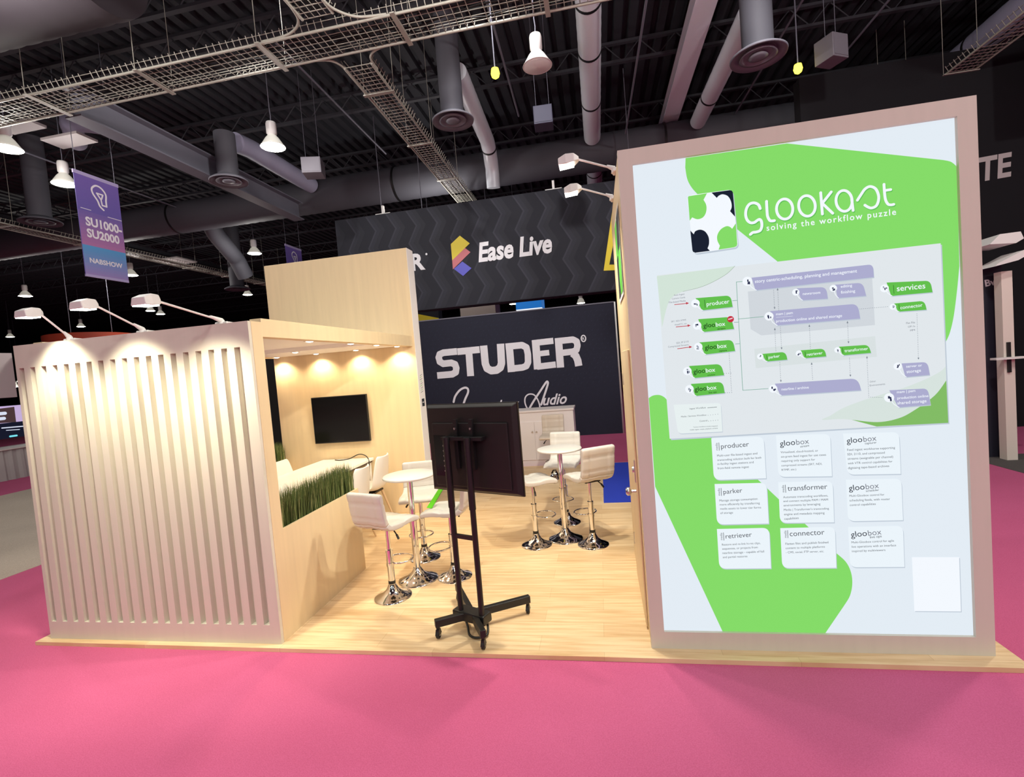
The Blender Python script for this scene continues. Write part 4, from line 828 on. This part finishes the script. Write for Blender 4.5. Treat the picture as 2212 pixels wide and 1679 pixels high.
tag(MB().box(11.6, 14, 6.5, 6.6, 5.8, 7.6).build('hanging_panel', mat('grey_hanging_board', (.09, .09, .11), .8)), 'plain grey panel hanging at the upper right corner', 'cloth')  # flat hanging panel, modelled as a thin grey slab

# ------------------------------------------------------------------ ceiling: joists, beams, ducts, trays, lamps
def joist(y, z, h, label, x0=-40, x1=24):
    t = thing('steel_joist', label, 'joist', (0, y, z), 0, 'open web roof joists'); R = (0, y, z)
    for zz in (z, z+h): MB().box(x0, x1, y-.05, y+.05, zz-.03, zz+.03).build('chord', JOIST, t, rel=R)
    mb = MB(); k = int((x1-x0)/.8)
    for i in range(k): x = x0+.8*i; mb.cyl((x, y, z), (x+.4, y, z+h), .016, n=5, caps=False); mb.cyl((x+.4, y, z+h), (x+.8, y, z), .016, n=5, caps=False)
    mb.build('web', JOIST, t, rel=R)
for i, y in enumerate((3.9, 4.7, 5.8, 8.8, 11.9, 14.5, 17.5, 21, 25, 30, 36)):
    joist(y, 8.83, .43, 'dark open web joist crossing the ceiling, '+['above the wire tray', 'just beyond the wire tray', 'over the far bar table', 'in front of the long round duct', 'just behind the long round duct', 'second behind the long round duct', 'third behind the long round duct', 'fourth behind the long round duct', 'fifth behind the long round duct', 'sixth behind the long round duct', 'farthest from the viewer'][i])
def beam(x, y0, y1, z0, z1, w, label, M=BEAM): tag(MB().box(x-w/2, x+w/2, y0, y1, z0, z0+.03).box(x-.015, x+.015, y0, y1, z0+.03, z1).box(x-w/2, x+w/2, y0, y1, z1, z1+.03).build('steel_beam', M), label, 'beam')
beam(-5.05, 4.15, 10.8, 7.0, 7.5, .34, 'grey steel beam running back over the fluted wall'); beam(6.2, -3, 26, 8.45, 8.74, .42, 'broad pale grey steel beam running back above the tower', mat('pale_painted_steel', (.80, .80, .90), .6))
beam(-16.5, 3.5, 40, 8.45, 8.74, .4, 'dark steel beam far left behind the blue banner', JOIST); beam(14.5, 3, 40, 8.45, 8.74, .4, 'dark steel beam far right', JOIST)
def duct(name, pts, r, M, label, straps=(), n=28, cat='duct', spiral=True):
    t = thing(name, label, cat, pts[0]); R = pts[0]
    P = [Vector(p) for p in pts]; prof = []; rad = []
    for a, b in zip(P, P[1:]):
        k = max(2, int((b-a).length/.16)) if spiral else 2
        for i in range(k):
            q = a+(b-a)*i/k; prof.append(q); rad.append(r*(1.018 if (i % 2 and spiral) else 1))
    prof.append(P[-1]); rad.append(r)
    MB().tube(prof, rad, n).build('duct_pipe', M, t, rel=R)
    for s in straps:
        L = 0; tot = s
        for a, b in zip(P, P[1:]):
            l = (b-a).length
            if tot <= l:
                q = a+(b-a)*(tot/l); d = (b-a).normalized(); MB().cyl(q-d*.03, q+d*.03, r*1.05, n=28).build('strap', BLACK, t, rel=R); break
            tot -= l
    return t
duct('air_duct', [(4.02, -2, 8.15), (4.02, 10.93, 8.15)], .225, DUCT, 'silver spiral duct running straight back in the middle of the ceiling', (7.6, 9.0, 11.0))
duct('air_duct', [(4.05, 12.06, 8.1), (4.05, 14.6, 8.0)], .25, DUCT, 'short silver duct beyond the long crossing duct, above the banner', (1.1,))
duct('air_duct', [(6.93, 6.75, 8.1), (6.82, 10.9, 8.1)], .20, DUCT, 'silver spiral duct slanting down toward the top of the tower', (2.9,))
duct('air_duct', [(1.33, 6.8, 8.1), (1.33, 7.0, 8.1), (1.24, 9.9, 8.05), (1.20, 10.35, 7.92), (1.17, 10.65, 7.6), (1.15, 10.75, 7.1)], .19, DUCT, 'silver spiral duct ending in a bend above the chevron banner', (3.4, 4.75))
duct('air_duct', [(-4.55, 7.6, 7.95), (-4.6, 8.2, 8.05), (-4.6, 10.9, 8.05)], .23, DUCTB, 'bluish round duct beside the grey beam over the fluted wall', ())
duct('air_duct', [(-8.4, 7.0, 8.3), (-7.6, 6.2, 8.3), (-6.9, 6.7, 8.3)], .2, DUCTB, 'bent bluish duct below the wire tray at the upper left')
duct('air_duct', [(12.2, 2, 8.0), (12.2, 10.9, 8.0)], .30, DUCTB, 'thick bluish duct at the upper right corner', (7.2,))
duct('air_duct', [(-40, 11.5, 7.92), (24, 11.5, 7.92)], .50, DUCTD, 'very long dull round duct crossing the whole ceiling', (30, 38, 46), n=40)
duct('air_duct', [(-40, 2.45, 7.98), (-2.4, 2.45, 7.98)], .80, mat('dusky_duct', (.05, .042, .052), .7), 'huge dusky duct at the upper left corner', (), n=40)
duct('air_duct', [(-9.3, 12.1, 7.85), (-9.6, 12.7, 7.6), (-9.9, 14.0, 7.0), (-9.9, 14.4, 6.4)], .3, DUCTD, 'dull duct bending down behind the blue banner')
def diffuser(x, y, z, r, label, top=9.27, M=DUCTD):
    t = thing('air_diffuser', label, 'air vent', (x, y, z), 0, 'round ceiling air diffusers')
    MB().cyl((0, 0, .10), (0, 0, top-z), r*.55, n=28, caps=False).build('drop_pipe', DUCTD, t)
    MB().lathe([(r*.55, .12), (r*.80, .06), (r, 0), (r*.98, -.03), (r*.80, .02), (r*.62, .06)], n=40).build('outer_ring', M, t)
    MB().lathe([(r*.60, .02), (r*.66, -.02), (r*.55, -.015), (r*.42, .05)], n=36).build('middle_ring', M, t); MB().lathe([(.02, .03), (r*.28, .02), (r*.34, -.02), (r*.2, -.035), (.02, -.04)], n=30).build('center_cone', M, t)
DIFM = mat('grey_diffuser_paint', (.20, .20, .24), .5)
diffuser(-4.55, 7.25, 6.9, .42, 'round air diffuser under the bluish duct at the left', 8.0, DIFM); diffuser(1.23, 6.5, 7.0, .42, 'round air diffuser at the near end of the bent silver duct', 9.27, DIFM)
diffuser(6.85, 6.15, 7.0, .46, 'round air diffuser above the tower', 9.27, DIFM); diffuser(-11.1, 8.0, 7.0, .48, 'round air diffuser far left above the wire tray end'); diffuser(-11.2, 15.5, 6.2, .5, 'round air diffuser low behind the blue banner')
def tray(a, b, w, h, label, step=.11, wires=5):
    A, B = Vector(a), Vector(b); d = (B-A).normalized(); s = Vector((-d.y, d.x, 0)); L = (B-A).length
    t = thing('cable_tray', label, 'cable tray', a, 0); R = a
    for k in (-1, 1):
        mb = MB(); mb.cyl(A+s*w/2*k, B+s*w/2*k, .022, n=6); mb.build('side_rail', WIRE, t, rel=R)
    mb = MB()
    for i in range(1, wires): o = s*(w*(i/wires-.5)); mb.cyl(A+o, B+o, .006, n=4, caps=False)
    for k in (-1, 1): mb.cyl(A+s*w*.5*k+Vector((0, 0, h)), B+s*w*.5*k+Vector((0, 0, h)), .006, n=4, caps=False)
    mb.build('long_wires', WIRE, t, rel=R)
    mb = MB(); n = int(L/step)
    for i in range(n+1):
        if i % 19 == 18: continue
        c = A+d*(i*step); up = Vector((0, 0, h))
        mb.tube([c+s*(w*.5+.05)+up, c+s*w*.5+up*.25, c+s*w*.44, c-s*w*.44, c-s*w*.5+up*.25, c-s*(w*.5+.05)+up], .0075, 4)
    o = mb.build('rung_wires', WIRE, t, rel=R)
    k = int(L/2.1)
    for i in range(k+1):
        c = A+d*(.8+i*2.1); mb = MB()
        if (c-A).length < L and not 10.7 < c.y < 12.3: mb.box(-.035, .035, -w*.62, w*.62, -.03, -.012, Matrix.Translation(c) @ Matrix.Rotation(math.atan2(d.y, d.x), 4, 'Z')); mb.cyl(c+s*w*.6, c+s*w*.6+Vector((0, 0, 2.2)), .006, n=4, caps=False); mb.cyl(c-s*w*.6, c-s*w*.6+Vector((0, 0, 2.3)), .006, n=4, caps=False); mb.build('support_strut', WIRE, t, rel=R)
    cb = MB(); rn = random.Random(int(L*10))
    for j in range(4):
        pts = []; 
        for i in range(int(L/.5)+1): pts.append(A+d*(i*.5)+s*(rn.uniform(-.3, .3)*w*.5+(j-1.5)*w*.18)+Vector((0, 0, .025+.012*j)))
        cb.tube([tuple(p) for p in pts], .012, 5)
    cb.build('cable_bundle', BLACKP, t, rel=R); return t
tA = tray((-10, 3.72, 7.0), (4.6, 3.72, 7.0), .58, .12, 'wide zinc wire cable tray crossing the ceiling from the upper left'); R = (-10, 3.72, 7.0)
mb = MB(); mb.tube(spline([(-.75, 3.43, 7.02), (-.3, 3.40, 7.02), (-.02, 3.22, 7.02), (.06, 2.9, 7.02), (.06, 2.4, 7.02)]), .02, 6); mb.tube(spline([(1.2, 3.43, 7.02), (.8, 3.36, 7.02), (.58, 3.15, 7.02), (.52, 2.9, 7.02), (.52, 2.4, 7.02)]), .02, 6); mb.build('curved_rail', WIRE, tA, rel=R)
mb = MB(); mb.tube(spline([(-.5, 4.01, 7.02), (-.1, 4.05, 7.0), (.04, 4.2, 7.0), (.07, 4.5, 7.0)]), .02, 6); mb.tube(spline([(1.1, 4.01, 7.02), (.75, 4.05, 7.0), (.58, 4.2, 7.0), (.55, 4.5, 7.0)]), .02, 6); mb.build('curved_rail', WIRE, tA, rel=R)
tray((.29, 3.2, 7.02), (.29, -3, 7.02), .46, .12, 'short wire cable tray branching toward the viewer at the top'); tray((.31, 4.3, 6.98), (.16, 13, 6.98), .46, .12, 'wire cable tray running back toward the chevron banner')
tray((11.2, 3, 7.0), (11.0, 12, 7.0), .5, .12, 'wire cable tray along the bluish duct at the upper right'); tray((-12.2, 5, 7.0), (-12.3, 26, 7.0), .5, .12, 'wire cable tray running back behind the blue banner')
for i, (x, y0, y1, z) in enumerate(((4.95, 4, 10, 7.7), (7.9, 5, 11, 8.2), (9.6, 4, 9, 8.2), (-1.6, 5, 10, 8.2), (2.35, 5, 9, 8.1), (-9.5, 3, 12, 8.1))):
    tag(MB().cyl((x, y0, z), (x-.1, y1, z), .022, n=8).build('conduit_pipe', BEAM), ['thin grey conduit beside the middle silver duct', 'thin grey conduit above the tower poster', 'thin grey conduit at the upper right', 'thin grey conduit right of the hanging lamp', 'thin grey conduit beside the bent silver duct', 'thin grey conduit at the upper left'][i], 'pipe')
def hung_box(x, y, z, a, h, label, M, rot=.3):
    t = thing('speaker_box', label, 'loudspeaker', (x, y, z), rot)
    MB().box(-a, a, -a, a, 0, h).build('cabinet', M, t, .01); mb = MB(); mb.cyl((-a*.7, 0, h), (-a*.7, 0, 9.37-z), .006, n=4).cyl((a*.7, 0, h), (a*.7, 0, 9.37-z), .006, n=4); mb.build('hanging_wire', BEAM, t)
    MB().box(-a*.9, a*.9, -a-.008, -a, .03, h-.03).build('grille', M, t)
hung_box(-2.55, 7.6, 6.85, .22, .36, 'white cube hanging right of the lit lamp over the fluted wall', mat('pale_speaker', (.17, .16, .19), .6)); hung_box(3.0, 7.0, 6.8, .19, .36, 'dark bluish cube hanging left of the middle silver duct', mat('dark_blue_speaker', (.05, .05, .09), .6), .05); hung_box(8.15, 6.5, 6.85, .18, .40, 'pale cube hanging over the middle of the tower', mat('pale_speaker', (.30, .28, .34), .6), .5)
for i, (x, y, z, w, d) in enumerate(((-6.75, 5.45, 7.4, .45, .22), (-7.0, 4.75, 7.4, .4, .16), (-12.9, 14.2, 7.3, .6, .5))):
    tag(MB().box(x-w, x+w, y-d, y+d, z, z+.05).build('ceiling_panel', mat('pale_ceiling_panel', (.40, .36, .36), .7)), ['pale flat panel under the ceiling left of the grey beam', 'pale flat panel above the cable tray at the far left', 'pale square panel right of the blue banner'][i], 'panel')

HB = 'high bay hall lamps'
REFL = mat('lamp_reflector', (.55, .54, .5), .3, emit=.25, ecol=(1, .95, .8))
def high_bay(x, y, z, label, lit=1.0, power=0.0, col=(1, .96, .84), r=.24, em=16, group=HB):
    t = thing('high_bay_lamp', label, 'ceiling lamp', (x, y, z), 0, group)
    MB().lathe([(.05, .50), (.09, .49), (.10, .45), (.10, .27), (.07, .22)], n=20).build('lamp_housing', CREAM, t)
    MB().lathe([(.07, .24), (.13, .17), (r*.85, .05), (r, 0), (r*.97, 0), (r*.80, .05)], n=28).build('reflector', REFL if lit else CREAM, t, flip=False)
    MB().lathe([(r*.95, .004), (r*.8, -.012), (.02, -.03)], n=26).build('lamp_lens', glow('high_bay_lens_%d_%d' % (int(em), int(col[2]*100)), col, em) if lit else mat('unlit_lens', (.75, .72, .72), .4), t)
    mb = MB(); mb.tube([(0, 0, .5), (.01, 0, .62), (0, 0, .75), (0, 0, 9.4-z)], .010, 5); mb.build('hanging_chain', BEAM, t)
    if power:
        point_lamp('hall_light', (x, y, z-.17), power)
for i, (px_, py_, zz, pw, lb) in enumerate((
        (590, 318, 6.8, HALL, 'lit high bay lamp hanging over the canopy, largest in view'), (15, 322, 6.8, HALL, 'lit high bay lamp at the extreme left under the cable tray'), (140, 398, 6.8, HALL, 'lit high bay lamp just left of the blue banner'),
        (550, 548, 6.8, HALL, 'lit high bay lamp left of the partition top'), (283, 595, 6.8, 260, 'lit high bay lamp at the lower corner of the blue banner'), (55, 640, 6.8, 260, 'lit high bay lamp above the leftmost arm light'),
        (535, 637, 6.8, 0, 'small lit high bay lamp just left of the partition'), (22, 728, 6.8, 0, 'small lit high bay lamp low at the far left edge'), (175, 706, 6.8, 0, 'small lit high bay lamp between the first two arm lights'), (325, 672, 6.8, 0, 'small lit high bay lamp left of a pair above the fluted wall'), (347, 679, 6.8, 0, 'small lit high bay lamp right of a pair above the fluted wall'))):
    q = at_z(px_, py_, zz); high_bay(q[0], q[1], zz, lb, 1, pw)
for (px_, py_, yy, lb) in ((1251, 638, 22, 'upper small lit lamp in the gap under the banner, right'), (1255, 655, 20, 'lower small lit lamp in the gap under the banner, right'), (1109, 657, 20, 'small lit lamp beside the blue sign under the banner'), (43, 824, 30, 'tiny lit lamp beside the fabric wall panel, upper'), (34, 836, 30, 'tiny lit lamp beside the fabric wall panel, lower')):
    q = at_y(px_, py_, yy); high_bay(q[0], q[1], q[2], lb, 1, 0, r=.2)
high_bay(*at_z(1161, 143, 6.8)[:2], 6.8, 'unlit white hall lamp left of the middle silver duct', 0)
for px_, py_, lb in ((1070, 162, 'small yellow glowing lamp left of the unlit white lamp'), (1724, 152, 'small yellow glowing lamp above the tower')):
    q = at_z(px_, py_, 6.9); t = thing('yellow_lamp', lb, 'ceiling lamp', (q[0], q[1], 6.9), 0, 'yellow hall lamps')
    MB().lathe([(.02, .12), (.06, .10), (.075, .02), (.06, -.03), (.02, -.06)], n=18).build('lamp_bulb', glow('yellow_glow', (1, .85, .05), 5), t); MB().cyl((0, 0, .12), (0, 0, 2.4), .012, n=6).build('stem', BEAM, t)

# ------------------------------------------------------------------ hanging banners
def street_banner(X, y0, y1, z0, z1, label, full=True):
    t = thing('aisle_banner', label, 'banner', (X, (y0+y1)/2, z0), 0, 'hanging aisle banners'); R = (X, (y0+y1)/2, z0)
    cl = MB().box(X-.006, X+.006, y0, y1, z0, z1).build('banner_cloth', mat('violet_banner', S(104, 92, 170), .7), t, rel=R)
    MB().box(X-.015, X+.015, y0-.01, y1+.01, z1-.02, z1+.05).build('top_bar', mat('lilac_bar', S(172, 160, 205), .6), t, rel=R); MB().box(X-.014, X+.014, y0, y1, z0-.03, z0+.02).build('bottom_bar', mat('lilac_bar', S(172, 160, 205), .6), t, rel=R)
    w, h = y1-y0, z1-z0; a = Art((X+.007, y0, z0), (0, 1, 0), (0, 0, 1), (1, 0, 0), None, .003)
    def grad(c0, c1, za, zb, n=10):
        for i in range(n):
            k = i/(n-1); c = tuple(int(c0[j]+(c1[j]-c0[j])*k) for j in range(3)); M = mat('banner_ink_%d_%d_%d' % c, S(*c), .7); a.poly([(0, za+(zb-za)*i/n), (w, za+(zb-za)*i/n), (w, za+(zb-za)*(i+1)/n), (0, za+(zb-za)*(i+1)/n)], M, 1)
    grad((150, 130, 190), (84, 150, 205), 0, h*.30); grad((170, 112, 165), (112, 92, 165), h*.30, h*.64); grad((100, 86, 165), (112, 90, 170), h*.64, h)
    U = lambda u, v: (u*w, v*h)
    LT = mat('banner_white', (.78, .74, .82), .6)
    a.stroke([U(*p) for p in spline([(.58, .70), (.50, .73), (.46, .78), (.37, .84), (.36, .89), (.46, .93), (.58, .92), (.67, .87), (.66, .80), (.66, .745)])], .035, LT, 2); a.stroke([U(.66, .745), U(.56, .745), U(.545, .80), U(.46, .855), U(.60, .855), U(.56, .81)], .03, LT, 2)
    a.stroke([U(.06, .66), U(.28, .66)], .012, LT, 2); a.stroke([U(.66, .64), U(.99, .64)], .012, LT, 2)
    if full:
        a.text('SU1000-', U(.13, .50), U(.97, .50), LT, 2, bold=.035, tall=1.1); a.text('SU2000', U(.13, .385), U(.88, .385), LT, 2, bold=.035, tall=1.1)
        a.text('NABSHOW', U(.12, .13), U(.88, .13), LT, 2, bold=.03, tall=1.0)
    a.build('banner_print', cl, R); MB().cyl((X, y0+.05, z1+.05), (X, y0+.05, 9.36), .006, n=4).cyl((X, y1-.05, z1+.05), (X, y1-.05, 9.36), .006, n=4).build('hanging_wire', BEAM, t, rel=R)
street_banner(-5.88, 4.72, 5.60, 4.42, 6.39, 'violet and blue aisle banner hanging over the fluted wall with large white codes')
street_banner(-6.4, 11.96, 12.86, 4.7, 6.67, 'small violet aisle banner peeking over the partition top')
